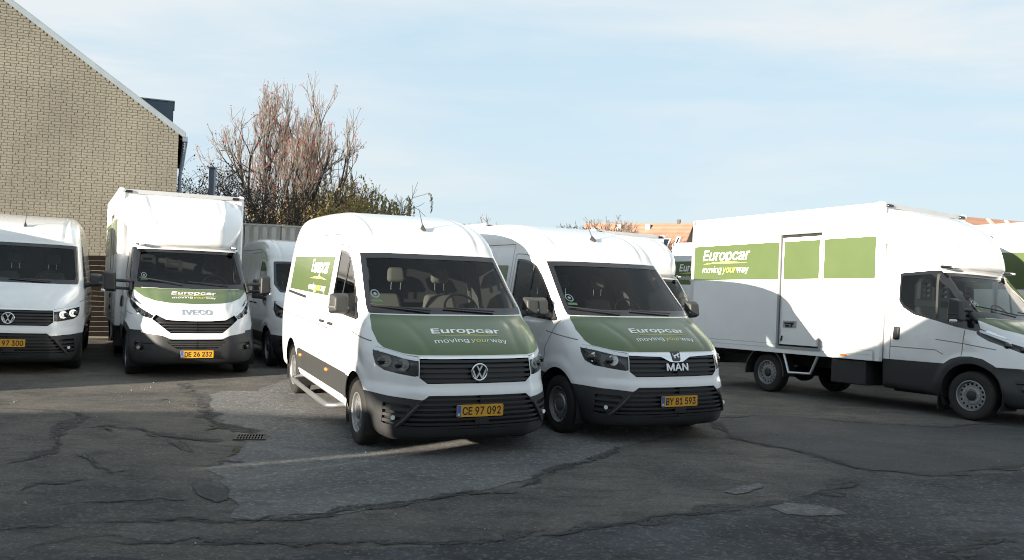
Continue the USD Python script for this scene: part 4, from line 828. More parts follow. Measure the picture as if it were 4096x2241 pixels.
# ------------------------------------------------------------------ ground
def asphalt(name, c1, c2, speck, speck_amt, rough=.9, bump=.5, stain=.5, wet=0.0):
    return mat(name, {'g': ('geometry', {}),
        'n1': ('noise_texture', {'scale': .55, 'detail': 7.0, 'roughness': .62, 'distortion': .4}), 'r1': ('map_range', {'from_min': .34, 'from_max': .66, 'clamp': True}),
        'base': ('mix', {'color1': c1, 'color2': c2}),
        'map': ('mapping', {'rotation': (0, 0, .55), 'scale': (1.0, 3.4, 1.0)}), 'n4': ('noise_texture', {'scale': 1.7, 'detail': 6.0, 'roughness': .65, 'distortion': .8}), 'r4': ('map_range', {'from_min': .50, 'from_max': .64, 'to_min': 0.0, 'to_max': stain, 'clamp': True}),
        'dark': ('mix', {'color2': (.020, .020, .021)}),
        'v': ('voronoi_texture', {'scale': speck}), 'vs': ('separate_color', {}), 'vr': ('map_range', {'from_min': .70, 'from_max': .95, 'to_min': 0.0, 'to_max': speck_amt, 'clamp': True}),
        'light': ('mix', {'color2': (.30, .29, .27)}),
        'n2': ('noise_texture', {'scale': 55.0, 'detail': 5.0, 'roughness': .7}), 'r2': ('map_range', {'from_min': .3, 'from_max': .7, 'to_min': .62, 'to_max': 1.30}), 'mul': ('mix', {'mix_type': 'multiply', 'fac': 1.0}),
        'n3': ('noise_texture', {'scale': 5.0, 'detail': 4.0}), 'hh': ('math', {'math_type': 'multiply_add', 'value2': .25}),
        'bump': ('bump', {'strength': bump, 'distance': .016}),
        'rr': ('map_range', {'from_min': .3, 'from_max': .7, 'to_min': rough - .12, 'to_max': min(1.0, rough + .08)}),
        'p': ('principled_bsdf', {'diffuse_roughness': 1.0, 'specular_ior_level': .35})},
        [('g.position', 'n1.vector'), ('n1.fac', 'r1.value'), ('r1.result', 'base.fac'), ('g.position', 'map.vector'), ('map.vector', 'n4.vector'), ('n4.fac', 'r4.value'), ('base.color', 'dark.color1'), ('r4.result', 'dark.fac'),
         ('g.position', 'v.vector'), ('v.color', 'vs.color'), ('vs.r', 'vr.value'), ('dark.color', 'light.color1'), ('vr.result', 'light.fac'),
         ('g.position', 'n2.vector'), ('n2.fac', 'r2.value'), ('light.color', 'mul.color1'), ('r2.result', 'mul.color2'), ('mul.color', 'p.base_color'),
         ('g.position', 'n3.vector'), ('n3.fac', 'hh.value1'), ('n2.fac', 'hh.value3'), ('hh.value', 'bump.height'), ('bump.normal', 'p.normal'), ('n1.fac', 'rr.value'), ('rr.result', 'p.roughness')], surface='p.BSDF')
ASPH_OLD = asphalt('asphalt_old', (.122, .112, .098), (.044, .044, .045), 42.0, .16, bump=.9)
ASPH_COARSE = asphalt('asphalt_coarse', (.146, .147, .148), (.094, .096, .099), 34.0, .40, bump=1.0, stain=.30)
ASPH_SMOOTH = asphalt('asphalt_smooth', (.056, .057, .059), (.038, .039, .041), 60.0, .10, bump=.5, stain=.35)
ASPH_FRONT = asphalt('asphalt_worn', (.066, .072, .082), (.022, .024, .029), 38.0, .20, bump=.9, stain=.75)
def broken(name, col, cut, scale):
    return mat(name, {'g': ('geometry', {}), 'n': ('noise_texture', {'scale': scale, 'detail': 6.0, 'roughness': .7}), 'r': ('map_range', {'from_min': cut - .05, 'from_max': cut + .06, 'clamp': True}), 't': ('transparent_bsdf', {}), 'd': ('principled_bsdf', {'base_color': col, 'roughness': .95, 'diffuse_roughness': 1.0}), 'm': ('mix_closure', {})},
               [('g.position', 'n.vector'), ('n.fac', 'r.value'), ('r.result', 'm.fac'), ('t.BSDF', 'm.closure1'), ('d.BSDF', 'm.closure2')], surface='m.closure')
CRACK = broken('crack_dirt', (.018, .017, .017), .40, 40.0)
MOSS = pbr('moss', (.035, .042, .014), .95, bump=(60, .8, .01), vary=(9, .5))
IRON = pbr('cast_iron', (.10, .09, .078), .8, metal=.0, vary=(20, .4))
ax_ = np.unique(np.concatenate([np.linspace(-90, -16, 24), np.linspace(-16, 16, 110), np.linspace(16, 90, 24)]))
ay_ = np.unique(np.concatenate([np.linspace(-45, 1, 20), np.linspace(1, 24, 90), np.linspace(24, 120, 24)]))
gx, gy = np.meshgrid(ax_, ay_, indexing='ij'); gzz = zground(gx, gy)
nx, ny = gx.shape; ii = np.arange(nx * ny).reshape(nx, ny)
gf = np.vstack([np.stack([ii[:-1, :-1], ii[1:, :-1], ii[1:, 1:]], -1).reshape(-1, 3), np.stack([ii[:-1, :-1], ii[1:, 1:], ii[:-1, 1:]], -1).reshape(-1, 3)])
obj('ground', Mesh(np.stack([gx, gy, gzz], -1).reshape(-1, 3), gf), ASPH_OLD, kind='structure', smooth=True)
GTAB = lambda p: map_coordinates(gzz, [np.interp(p[:, 0], ax_, np.arange(nx)), np.interp(p[:, 1], ay_, np.arange(ny))], order=1)
def pix(px, z=0.0):
    """ground point seen at a spot of the photograph (used once, to measure where things lie)."""
    d = _fw + _rt * (px[0] - 2048) / FPX - _up * (px[1] - 1120.5) / FPX; return (d * (z - CAM_H) / d[2])[:2]
def wobble(P, amp, step, seed, closed=False):
    """broken outline: resampled and displaced by noise."""
    P = np.asarray(P, float)
    if closed: P = np.vstack([P, P[:1]])
    s = np.r_[0, np.cumsum(np.linalg.norm(np.diff(P, axis=0), axis=1))]; t = np.arange(0, s[-1], step); Q = np.stack([np.interp(t, s, P[:, k]) for k in (0, 1)], 1)
    q = np.c_[Q * 3.1, np.zeros(len(Q))]; q2 = np.c_[Q * 12.0, np.zeros(len(Q))]
    d = np.stack([meshkit.noise(q, seed + k) - .5 + .45 * (meshkit.noise(q2, seed + 5 + k) - .5) for k in (0, 1)], 1); return Q + d * amp * 2
def sheet(name, P, m, lift, amp=.07, step=.06, seed=0, **kw):
    g = Polygon(wobble(P, amp, step, seed, True)).buffer(0)
    v, f = [], []
    for q in getattr(g, 'geoms', [g]):
        tm = trimesh.creation.extrude_polygon(q, .001, engine='earcut'); top = tm.face_normals[:, 2] > .5; tv, tf = np.array(tm.vertices), tm.faces[top]
        tv, tf = trimesh.remesh.subdivide_to_size(tv, tf, .45, max_iter=12); tf = tf + sum(len(x) for x in v); v.append(tv); f.append(tf)
    v = np.vstack(v); f = np.vstack(f); v[:, 2] = GTAB(v[:, :2]) + lift
    return obj(name, clean(Mesh(v, f)), m, kind='structure', smooth=True, **kw)
def crack(P, w, seed, m=None, lift=.011, amp=.075, name='crack'):
    """a narrow broken line in the asphalt."""
    Q = wobble(P, amp, .045, seed); n = len(Q)
    T = np.gradient(Q, axis=0); T /= np.maximum(np.linalg.norm(T, axis=1, keepdims=True), 1e-9); N = np.stack([-T[:, 1], T[:, 0]], 1)
    nz_ = meshkit.noise(np.c_[np.arange(n) * .09, np.full(n, seed), np.zeros(n)], seed + 3); ww = w * (.25 + 1.5 * meshkit.noise(np.c_[np.arange(n) * .41, np.full(n, seed), np.zeros(n)], seed))[:, None] * sstep(.18, .42, nz_)[:, None].clip(.04) * np.clip(np.minimum(np.arange(n), n - 1 - np.arange(n)) / 6, .1, 1)[:, None]
    V = np.vstack([Q - N * ww / 2, Q + N * ww / 2]); i = np.arange(n - 1); f = np.vstack([np.stack([i, i + n, i + n + 1], 1), np.stack([i, i + n + 1, i + 1], 1)])
    f = f[:, ::-1] if np.cross(np.r_[V[f[0, 1]] - V[f[0, 0]], 0], np.r_[V[f[0, 2]] - V[f[0, 0]], 0])[2] < 0 else f
    return obj(name, Mesh(np.c_[V, GTAB(V) + lift], f), m or CRACK, kind='structure')
k_ = 1 / .6289
PX = lambda l: [pix(p) for p in l]
VX = lambda l: [pix((a * k_, b * k_)) for a, b in l]
R7 = lambda l: [pix((a / 1.2578, 1450 + b / 1.2578)) for a, b in l]
R8 = lambda l: [pix((2048 + a / 1.2578, 1450 + b / 1.2578)) for a, b in l]
RL = lambda l: [pix((a / 2.576, 1480 + b / 2.576)) for a, b in l]
sheet('asphalt_patch', VX([(648, 985), (720, 955), (900, 960), (1300, 1000), (1640, 1040), (1700, 1090), (1560, 1125), (1420, 1172), (1300, 1212), (1100, 1252), (850, 1290), (640, 1309), (575, 1300), (590, 1270), (566, 1235), (575, 1200), (512, 1180), (560, 1158), (618, 1112), (592, 1085), (548, 1050), (505, 1002), (560, 985)]), ASPH_COARSE, .004, .05, .05, 3)
sheet('asphalt_patch', R8([(1000, 290), (1080, 275), (1250, 265), (1450, 280), (1650, 305), (1900, 330), (2150, 340), (2400, 325), (2900, 300), (2900, 520), (2576, 530), (2300, 560), (2100, 575), (1900, 560), (1720, 530), (1600, 490), (1400, 440), (1150, 390), (1050, 345)]), ASPH_SMOOTH, .004, .04, .06, 11)
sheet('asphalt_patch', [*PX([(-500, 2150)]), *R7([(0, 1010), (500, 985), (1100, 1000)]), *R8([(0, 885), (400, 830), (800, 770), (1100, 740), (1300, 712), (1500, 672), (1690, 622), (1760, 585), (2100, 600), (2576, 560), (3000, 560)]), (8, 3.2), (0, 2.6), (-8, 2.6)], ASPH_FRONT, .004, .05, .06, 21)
sheet('asphalt_patch', R7([(960, 590), (1040, 575), (1090, 620), (1150, 640), (1140, 690), (1090, 700), (1000, 660)]), ASPH_SMOOTH, .008, .03, .04, 31)
sheet('asphalt_patch', R8([(1270, 730), (1380, 708), (1500, 712), (1600, 735), (1680, 765), (1500, 772), (1350, 765)]), ASPH_COARSE, .008, .05, .04, 33)
sheet('asphalt_patch', R8([(1080, 655), (1200, 600), (1250, 615), (1200, 655), (1130, 668)]), ASPH_COARSE, .008, .05, .03, 35)
SOFT = []; CRACKSOFT = broken('crumbled_asphalt', (.034, .034, .035), .47, 24.0)
for j, (P, w) in enumerate([(R8([(-60, 905), (400, 832), (800, 772), (1100, 742), (1300, 713), (1500, 674), (1690, 624), (1760, 588)]), .05), (R8([(1000, 290), (1050, 345), (1150, 392), (1400, 442), (1600, 492), (1720, 532), (1900, 562), (2100, 577), (2300, 562), (2600, 532)]), .035), (R8([(990, 285), (1250, 266), (1650, 306), (2150, 341), (2500, 322)]), .02),
        (R7([(-20, 838), (400, 795), (900, 782), (1180, 798), (1500, 773), (1900, 722), (2300, 672), (2560, 640)]), .028), (R8([(0, 640), (200, 545), (400, 480), (560, 415)]), .02), (R7([(0, 960), (400, 880), (900, 900), (1500, 900), (2000, 905), (2560, 880)]), .022),
        (RL([(1860, 130), (1950, 210), (2050, 290), (2080, 380), (2180, 470), (2250, 545), (2400, 600), (2600, 660)]), .05), (RL([(930, 600), (1150, 580), (1400, 610), (1700, 690), (2100, 715), (2400, 720)]), .05), (RL([(370, 430), (700, 440), (900, 490), (720, 510), (620, 620), (560, 820), (350, 900), (0, 960)]), .045), (RL([(850, 890), (950, 920), (1010, 1000), (1150, 1060), (1330, 1040)]), .03),
        (RL([(150, 1230), (480, 1150), (760, 1140), (880, 1100)]), .035), (RL([(1620, 340), (1660, 305), (1730, 295)]), .02), (RL([(2140, 990), (2300, 945), (2480, 960), (2560, 930)]), .03), (RL([(1740, 690), (1900, 800), (2000, 880)]), .015), (R8([(2150, 985), (2300, 940), (2500, 905), (2600, 890)]), .04), (R7([(300, 720), (600, 690), (950, 700)]), .02), (R8([(600, 570), (720, 575)]), .02)]):
    crack(P, w * .62, 40 + j); SOFT.append((P, w * 3.4, 140 + j))
for j, (P, w, s_) in enumerate(SOFT): crack(P, w, s_, CRACKSOFT, .0095, .11, 'crumbled_edge')
for j, (P, w) in enumerate([(RL([(2100, 640), (2200, 600), (2300, 575), (2400, 600)]), .05), (RL([(2330, 900), (2420, 860), (2480, 790), (2560, 770)]), .07), (RL([(930, 625), (1100, 600), (1200, 640)]), .06), (R7([(1070, 765), (1150, 775)]), .04)]): crack(P, w, 70 + j, MOSS, .013, .06, 'moss')
# drain grate
dc = np.array(pix((1002, 1748))) ; dz = float(GTAB(dc[None])[0]) + .008; dth = math.radians(12)
PITM = pbr('drain_pit', (.004, .004, .004), 1.0, spec=0.0); IRON2 = pbr('drain_frame', (.05, .045, .04), .8)
DR = thing('drain_grate', 'small rusty drain grate of parallel slots in the asphalt before the nearest van', 'drain', [[math.cos(dth), -math.sin(dth), 0, dc[0]], [math.sin(dth), math.cos(dth), 0, dc[1]], [0, 0, 1, dz + .004], [0, 0, 0, 1]])
obj('frame', join(bx(-.165, .165, -.14, -.12, -.03, .006), bx(-.165, .165, .12, .14, -.03, .006), bx(-.165, -.145, -.119, .119, -.03, .006), bx(.145, .165, -.119, .119, -.03, .006)), IRON2, DR)
obj('pit', bx(-.145, .145, -.119, .119, .0, .002), PITM, DR)
for j in range(10): obj('bar', bx(-.1445 + j * .0302, -.1335 + j * .0302, -.1185, .1185, .0025, .006), IRON, DR)
obj('cross_bar', bx(-.144, .144, -.010, .010, .0062, .0075), IRON, DR)
# loose stones and bits of paper
peb = []
for j in range(190):
    x, y = RNG.uniform(-7, 7), RNG.uniform(4.6, 13); r = RNG.uniform(.004, .009) * (1.8 if RNG.random() < .06 else 1)
    m = trimesh.creation.icosphere(1, r); m.vertices *= RNG.uniform(.6, 1.3, 3); peb.append(as_mesh(m).move((x, y, zg(x, y) + .008)) if j < 0 else (m, x, y))
pz = zground(np.array([p[1] for p in peb]), np.array([p[2] for p in peb]))
obj('gravel', join(*[as_mesh(m).move((x, y, z + .008)) for (m, x, y), z in zip(peb, pz)]), pbr('pebble', (.22, .21, .20), .8), kind='stuff', label='scattered small pale stones lying on the asphalt yard', category='stones')

# ------------------------------------------------------------------ brick house at the left
def brickmat(name, island):
    src = ('geometry', {}) if island else ('object_info', {})
    return mat(name, {'i': src, 'g': ('geometry', {}), 'r': ('rgb_ramp', {'ramp': [(0, (.22, .21, .175)), (.06, (.36, .35, .28)), (.2, (.54, .535, .42)), (.5, (.62, .615, .475)), (.8, (.60, .60, .485)), (.93, (.47, .465, .39)), (1, (.30, .285, .24))]}),
        'n': ('noise_texture', {'scale': 24.0, 'detail': 5.0, 'roughness': .65}), 'mr': ('map_range', {'from_min': .3, 'from_max': .7, 'to_min': .72, 'to_max': 1.1}), 'm': ('mix', {'mix_type': 'multiply', 'fac': 1.0}),
        'n2': ('noise_texture', {'scale': .7, 'detail': 5.0}), 'mr2': ('map_range', {'from_min': .35, 'from_max': .65, 'to_min': .80, 'to_max': 1.06, 'clamp': True}), 'm2': ('mix', {'mix_type': 'multiply', 'fac': 1.0}),
        'b': ('bump', {'strength': .5, 'distance': .008}), 'p': ('principled_bsdf', {'roughness': .9, 'diffuse_roughness': .6})},
        [(('i.random_per_island' if island else 'i.random'), 'r.fac'), ('g.position', 'n.vector'), ('n.fac', 'mr.value'), ('r.color', 'm.color1'), ('mr.result', 'm.color2'), ('g.position', 'n2.vector'), ('n2.fac', 'mr2.value'), ('m.color', 'm2.color1'), ('mr2.result', 'm2.color2'), ('m2.color', 'p.base_color'), ('n.fac', 'b.height'), ('b.normal', 'p.normal')], surface='p.BSDF')
BRICK, BRICKS = brickmat('yellow_brick', False), brickmat('yellow_brick_wall', True)
MORTAR = pbr('mortar', (.19, .172, .138), .95, vary=(3, .3)); ZINC = pbr('zinc_flashing', (.26, .31, .35), .45, metal=.3, vary=(2, .2)); SLATE = pbr('dark_roof_metal', (.055, .09, .13), .5, vary=(2, .2)); PIPE = pbr('grey_pipe', (.12, .145, .19), .45)
TIMBER = pbr('dark_stained_timber', (.010, .008, .007), .95, spec=.1, vary=(8, .4)); ROOFD = pbr('dark_roof_tile', (.06, .055, .05), .7)
W0 = np.array([-8.48, 21.0]); WD = np.array([-.925, -.380]); WD /= np.linalg.norm(WD); WN = np.array([.380, -.925])   # corner, along the wall, outwards
HB = zg(-9.5, 20.5) - .05
# local frame of the house: x along the wall to the left, y out of the wall, z up (right-handed: x, y, z)
HX = np.array([WD[0], WD[1], 0]); HY = np.array([-WD[1], WD[0], 0]); HY = HY if HY[1] < 0 else -HY
flipx = np.cross(HX, HY)[2] < 0
def hp(s, o, z): return np.array([W0[0] + HX[0] * s + HY[0] * o, W0[1] + HX[1] * s + HY[1] * o, z])
def hmesh(m): m = as_mesh(m); v = np.stack([W0[0] + HX[0] * m.v[:, 0] + HY[0] * m.v[:, 1], W0[1] + HX[1] * m.v[:, 0] + HY[1] * m.v[:, 1], m.v[:, 2]], 1); return Mesh(v, m.f[:, ::-1] if flipx else m.f)
HOUSE = thing('brick_house', 'yellow brick gable house with grey verge and a dark dormer', 'house')
EAVE, SLOPE, RIDGE = 5.15, .70, 4.9
gz = lambda s: EAVE + SLOPE * np.minimum(s, 2 * RIDGE - s)
gable = Polygon([(0, HB), (2 * RIDGE, HB), (2 * RIDGE, EAVE), (RIDGE, EAVE + SLOPE * RIDGE), (0, EAVE)])
obj('wall', hmesh(extrude(gable, .30, 'xz', -.31)), MORTAR, HOUSE)
obj('wall', hmesh(join(bx(0, .3, -6.5, -.32, HB, EAVE), bx(2 * RIDGE - .3, 2 * RIDGE, -6.5, -.32, HB, EAVE))), MORTAR, HOUSE, label='side wall running back from the gable')
rows, small = [], []
nc = int((EAVE + SLOPE * 4.6 - 1.0) / .0667)
for c in range(nc):
    z0 = 1.0 + c * .0667; s = 0.0; head = c % 2 == 0
    s = -.002 if head else -.002
    if not head: s += 0
    first = True
    while s < 4.75:
        L = .108 if head else .228
        if not head and first: L = .168 + .06 * ((c // 2) % 2) - .0
        first = False
        e = s + L
        top = z0 + .0545
        if top < gz(max(s, 0)) - .02 and s < 4.75:
            rows.append((s + RNG.uniform(-.002, .002), e + RNG.uniform(-.002, .002), z0 + RNG.uniform(-.0015, .0015), top + RNG.uniform(-.0015, .0015), .004 + RNG.uniform(-.003, .003)))
        elif z0 + .0545 * .3 < gz(s + L * .6) - .02 and s < 4.75 and gz(e) - .03 > top - .03:
            rows.append((max(s, (top - EAVE + .02) / SLOPE), e, z0, top, .003)) if e - (top - EAVE + .02) / SLOPE > .03 else None
        s = e + .0115
def brick(b):
    a, e, z0, z1, o = b; return hmesh(bx(a, e, -.006, o + .002, z0, z1))
vis = [b for b in rows if b[2] > 2.9 and b[0] > 1.2]
vis = sorted(vis, key=lambda b: -b[0] - .25 * (b[1] - b[0] > .2))[:300]; vs_ = set(vis)
for b in vis: obj('brick', brick(b), BRICK, HOUSE)
obj('brickwork', join(*[brick(b) for b in rows if b not in vs_]), BRICKS, HOUSE, kind='stuff', label='remaining bricks of the gable')
sl = np.array([1, SLOPE]) / math.hypot(1, SLOPE)
def along(s0, s1, o0, o1, up0, up1):
    """a board along the right-hand roof slope: s range, out-of-wall range, height above the slope line."""
    P = Polygon([(s0, EAVE + SLOPE * s0 + up0), (s1, EAVE + SLOPE * s1 + up0), (s1, EAVE + SLOPE * s1 + up1), (s0, EAVE + SLOPE * s0 + up1)]); return hmesh(extrude(P, o1 - o0, 'xz', o0))
obj('verge', along(-.16, RIDGE, -.05, .07, -.03, .105), ZINC, HOUSE); obj('verge_cap', along(-.17, RIDGE, -.08, .085, .107, .125), ZINC, HOUSE)
obj('roof', join(along(-.17, RIDGE, -6.7, -.09, -.02, .12), hmesh(extrude(Polygon([(RIDGE, EAVE + SLOPE * RIDGE - .02), (2 * RIDGE + .3, EAVE - .23), (2 * RIDGE + .3, EAVE - .09), (RIDGE, EAVE + SLOPE * RIDGE + .12)]), 6.6, 'xz', -6.7))), ROOFD, HOUSE)
obj('gutter', hmesh(join(bx(-.22, -.10, -6.7, .07, EAVE - .22, EAVE - .10))), PIPE, HOUSE)
obj('soffit', hmesh(bx(-.10, -.0, -6.7, -.02, EAVE - .17, EAVE - .13)), TIMBER, HOUSE)
obj('downpipe', tube([hp(-.16, -.10, EAVE - .20), hp(-.155, -.10, EAVE - .40), hp(-.085, -.10, EAVE - .95), hp(-.07, -.10, EAVE - 1.1), hp(-.07, -.10, HB)], .042, 10), PIPE, HOUSE)
dz0 = EAVE + SLOPE * .5
DORM = obj('dormer', hmesh(join(bx(.14, 2.2, -2.7, -1.35, dz0 - .6, 6.14))), SLATE, HOUSE); obj('dormer_cap', hmesh(bx(.11, 2.2, -2.75, -1.32, 6.143, 6.17)), ZINC, DORM)
# dark slatted screen before the house
SC = thing('slatted_fence', 'low dark timber fence of horizontal boards at the foot of the brick house', 'fence')
sx0, sx1 = np.array([-10.4, 19.35]), np.array([-8.3, 19.95]); sd_ = (sx1 - sx0) / np.linalg.norm(sx1 - sx0); sz = zg(-9.3, 19.6)
def fbox(a, b, o0, o1, z0, z1):
    n_ = np.array([sd_[1], -sd_[0]]); m = bx(a, b, o0, o1, z0, z1); v = np.stack([sx0[0] + sd_[0] * m.v[:, 0] + n_[0] * m.v[:, 1], sx0[1] + sd_[1] * m.v[:, 0] + n_[1] * m.v[:, 1], m.v[:, 2]], 1); return Mesh(v, m.f[:, ::-1])
for j in range(16): obj('board', fbox(0, 2.15, .0, .022, sz + .10 + j * .118, sz + .10 + j * .118 + .107), TIMBER, SC)
for a in (.05, 1.05, 2.05): obj('post', fbox(a, a + .07, -.075, -.004, sz - .05, sz + 2.0), TIMBER, SC)

# ------------------------------------------------------------------ ribbed metal fence, flue
RIBM = pbr('ribbed_sheet', (.62, .60, .56), .5, metal=.15, vary=(1.5, .2)); RIBC = pbr('fence_cap', (.50, .48, .44), .5)
FE = thing('metal_fence', 'tall grey fence of ribbed upright sheets beneath the bare tree', 'fence')
f0, f1 = np.array([-8.6, 23.6]), np.array([2.6, 24.4]); fd = (f1 - f0) / np.linalg.norm(f1 - f0); fn_ = np.array([fd[1], -fd[0]]); fz = -.15; ftop = 3.06
def fpt(a, o, z): return np.array([f0[0] + fd[0] * a + fn_[0] * o, f0[1] + fd[1] * a + fn_[1] * o, z])
for j in range(11):
    a = j * 1.02; prof = []
    for r in range(4): prof += [(a + r * .25, 0), (a + r * .25 + .10, 0), (a + r * .25 + .125, -.13), (a + r * .25 + .215, -.13), (a + r * .25 + .24, 0)]
    V = np.array([fpt(p, o, z) for z in (fz, ftop - .012 * j) for p, o in prof]); n = len(prof); i = np.arange(n - 1)
    obj('panel', Mesh(V, np.vstack([np.stack([i, i + 1, n + i + 1], 1), np.stack([i, n + i + 1, n + i], 1)])), RIBM, FE)
    q = [fpt(a, .03, ftop - .012 * j + .002), fpt(a + 1.015, .03, ftop - .012 * j + .002), fpt(a + 1.015, -.06, ftop - .012 * j + .002), fpt(a, -.06, ftop - .012 * j + .002)]
    obj('cap', hull(q + [p + np.array([0, 0, .035]) for p in q], .004, 6), RIBC, FE)
FL = thing('flue_pipe', 'square blue-grey flue rising between the dark shrub and the bare tree', 'flue')
obj('shaft', rbox((-.3615 * 23.0, 23.0, 2.25), (.15, .15, 4.5), .012), PIPE, FL); obj('cap', rbox((-.3615 * 23.0, 23.0, 4.53), (.19, .19, .05), .012), PIPE, FL)
# ------------------------------------------------------------------ trees
def sticks(S, seg=5):
    """many tapered sticks (p, q, r0, r1) as one mesh."""
    S = [(np.asarray(p, float), np.asarray(q, float), a, b) for p, q, a, b in S]
    P = np.array([s[0] for s in S]); Q = np.array([s[1] for s in S]); R0 = np.array([s[2] for s in S]); R1 = np.array([s[3] for s in S])
    D = Q - P; D /= np.maximum(np.linalg.norm(D, axis=1, keepdims=True), 1e-9); A = np.cross(D, np.where(np.abs(D[:, 2:3]) < .9, [[0, 0, 1.0]], [[1.0, 0, 0]])); A /= np.linalg.norm(A, axis=1, keepdims=True); B = np.cross(D, A)
    t = np.linspace(0, 2 * np.pi, seg, endpoint=False); ring = np.cos(t)[None, :, None] * A[:, None] + np.sin(t)[None, :, None] * B[:, None]
    V = np.concatenate([P[:, None] + ring * R0[:, None, None], Q[:, None] + ring * R1[:, None, None]], 1); i = np.arange(seg); j = (i + 1) % seg
    f = np.vstack([np.stack([i, j, seg + j], 1), np.stack([i, seg + j, seg + i], 1)]); F = (np.arange(len(S)) * 2 * seg)[:, None, None] + f[None]
    return Mesh(V.reshape(-1, 3), F.reshape(-1, 3))
def grow(rng, p, d, L, r, depth, out, tips, spread=.55, up=.25, kids=(2, 4), ratio=.72, bend=.18, droop=0.0, minr=.003, side=.65):
    n = 3; q = np.array(p, float); d = np.array(d, float)
    for k in range(n):
        d = d + rng.normal(0, bend, 3) + np.array([0, 0, up * .15 - droop]); d /= np.linalg.norm(d); e = q + d * L / n
        ra, rb = max(r * (1 - .28 * k / n), minr), max(r * (1 - .28 * (k + 1) / n), minr); out.append((q, e, ra, rb, depth)); q = e
        if depth > 0 and k >= 0 and rng.random() < side:
            s = d + rng.normal(0, spread, 3); s[2] += up * .6; s /= np.linalg.norm(s)
            grow(rng, q, s, L * ratio * rng.uniform(.6, 1.0), r * .5, depth - 1, out, tips, spread, up, kids, ratio, bend, droop, minr, side)
    if depth == 0: tips.append((q, d)); return
    for _ in range(rng.integers(*kids)):
        s = d + rng.normal(0, spread, 3); s[2] += up; s /= np.linalg.norm(s)
        grow(rng, q, s, L * ratio * rng.uniform(.8, 1.15), r * .62, depth - 1, out, tips, spread, up, kids, ratio, bend, droop, minr, side)
def blades(rng, pts, size, spread=0.0, dirs=None, long=1.0):
    """small leaf faces at the points."""
    P = np.asarray(pts, float) + rng.normal(0, 1, (len(pts), 3)) * spread; n = len(P)
    a = rng.normal(0, 1, (n, 3)); a /= np.linalg.norm(a, axis=1, keepdims=True)
    if dirs is not None: a = np.asarray(dirs) + a * .5; a /= np.linalg.norm(a, axis=1, keepdims=True)
    b = np.cross(a, rng.normal(0, 1, (n, 3))); b /= np.linalg.norm(b, axis=1, keepdims=True); s = (size * rng.uniform(.6, 1.4, n))[:, None]
    V = np.stack([P, P + a * s * .5 * long + b * s * .35, P + a * s * long, P + a * s * .5 * long - b * s * .35], 1).reshape(-1, 3); k = np.arange(n)[:, None] * 4
    return Mesh(V, np.vstack([k + [[0, 1, 2]], k + [[0, 2, 3]]]))
def leafmat(name, c1, c2, trans=.3):
    return mat(name, {'g': ('geometry', {}), 'r': ('rgb_ramp', {'ramp': [(0, c1), (1, c2)]}), 'p': ('principled_bsdf', {'roughness': .7}), 't': ('translucent_bsdf', {}), 'm': ('mix_closure', {'fac': trans})},
               [('g.random_per_island', 'r.fac'), ('r.color', 'p.base_color'), ('r.color', 't.color'), ('p.BSDF', 'm.closure1'), ('t.BSDF', 'm.closure2')], surface='m.closure')
BARK = pbr('bark_dark', (.055, .05, .046), .9, vary=(5, .4)); TWIG = pbr('twig_pinkish', (.165, .14, .12), .9); TWIGD = pbr('twig_dark', (.040, .034, .030), .9); TWIGG = pbr('twig_pale', (.17, .145, .125), .9)
BERRY = leafmat('red_berries', (.30, .035, .028), (.36, .10, .06), .1); LEAFB = leafmat('brown_leaves', (.14, .07, .04), (.26, .13, .08)); LEAFY = leafmat('yellowing_leaves', (.42, .33, .12), (.66, .54, .26)); LEAFD = leafmat('dark_leaves', (.045, .035, .022), (.10, .075, .045)); LEAFG = leafmat('willow_leaves', (.26, .24, .11), (.48, .42, .22))
def tree(name, label_, base, height, seed, stems, depth=4, spread=.5, r=.09, twig=TWIG, leaves=None, lean=.35, up=.35, category='tree', group=None, L=None, droop=0.0, minr=.0045, squash=1.0, cut=2, side=.65, kids=(2, 4)):
    rng = np.random.default_rng(seed); out, tips = [], []
    z = zg(base[0], base[1]) if abs(base[1]) < 100 else 0
    for k in range(stems):
        a = 2 * np.pi * k / stems + rng.uniform(0, .8); d = np.array([lean * math.cos(a), lean * math.sin(a) * .8, 1.0]); d /= np.linalg.norm(d)
        grow(rng, (0, 0, 0), d, (L or height / 3.2), r, depth, out, tips, spread, up, kids=kids, ratio=.70, droop=droop, minr=minr, side=side)
    top = np.percentile([q[2] for q, _ in tips], 99.0); k = height / top
    sc = np.array([k * squash, k * squash, k]); o = np.array([base[0], base[1], z - .05])
    tr_ = lambda p: o + np.asarray(p) * sc
    T = thing(name, label_, category, group=group)
    obj('trunk', sticks([(tr_(p), tr_(q), a, b) for p, q, a, b, dp in out if dp > cut], 7), BARK, T, smooth=True)
    obj('crown', sticks([(tr_(p), tr_(q), a, b) for p, q, a, b, dp in out if dp <= cut], 4), twig, T, kind='stuff', label='branches and twigs of the crown')
    if leaves: leaves(T, rng, [(tr_(p), d) for p, d in tips], [(tr_(p), tr_(q)) for p, q, a, b, dp in out if dp == 0])
    return T
def berries(T, rng, tips, segs):
    hi = [p for p, d in tips if p[2] > 3.2]; pick = [hi[i] for i in rng.choice(len(hi), min(len(hi), 900), replace=False)]
    obj('berries', blades(rng, np.repeat(np.array(pick), 5, 0), .055, .055), BERRY, T, kind='stuff', label='red berry clusters in the upper crown')
    obj('leaves', blades(rng, np.array([p for p, d in tips])[::3], .045, .06), LEAFB, T, kind='stuff', label='last brownish leaves')
def dark_leaves(T, rng, tips, segs): obj('leaves', blades(rng, np.repeat(np.array([p for p, d in tips]), 4, 0), .06, .10), LEAFD, T, kind='stuff', label='sparse dark leaves')
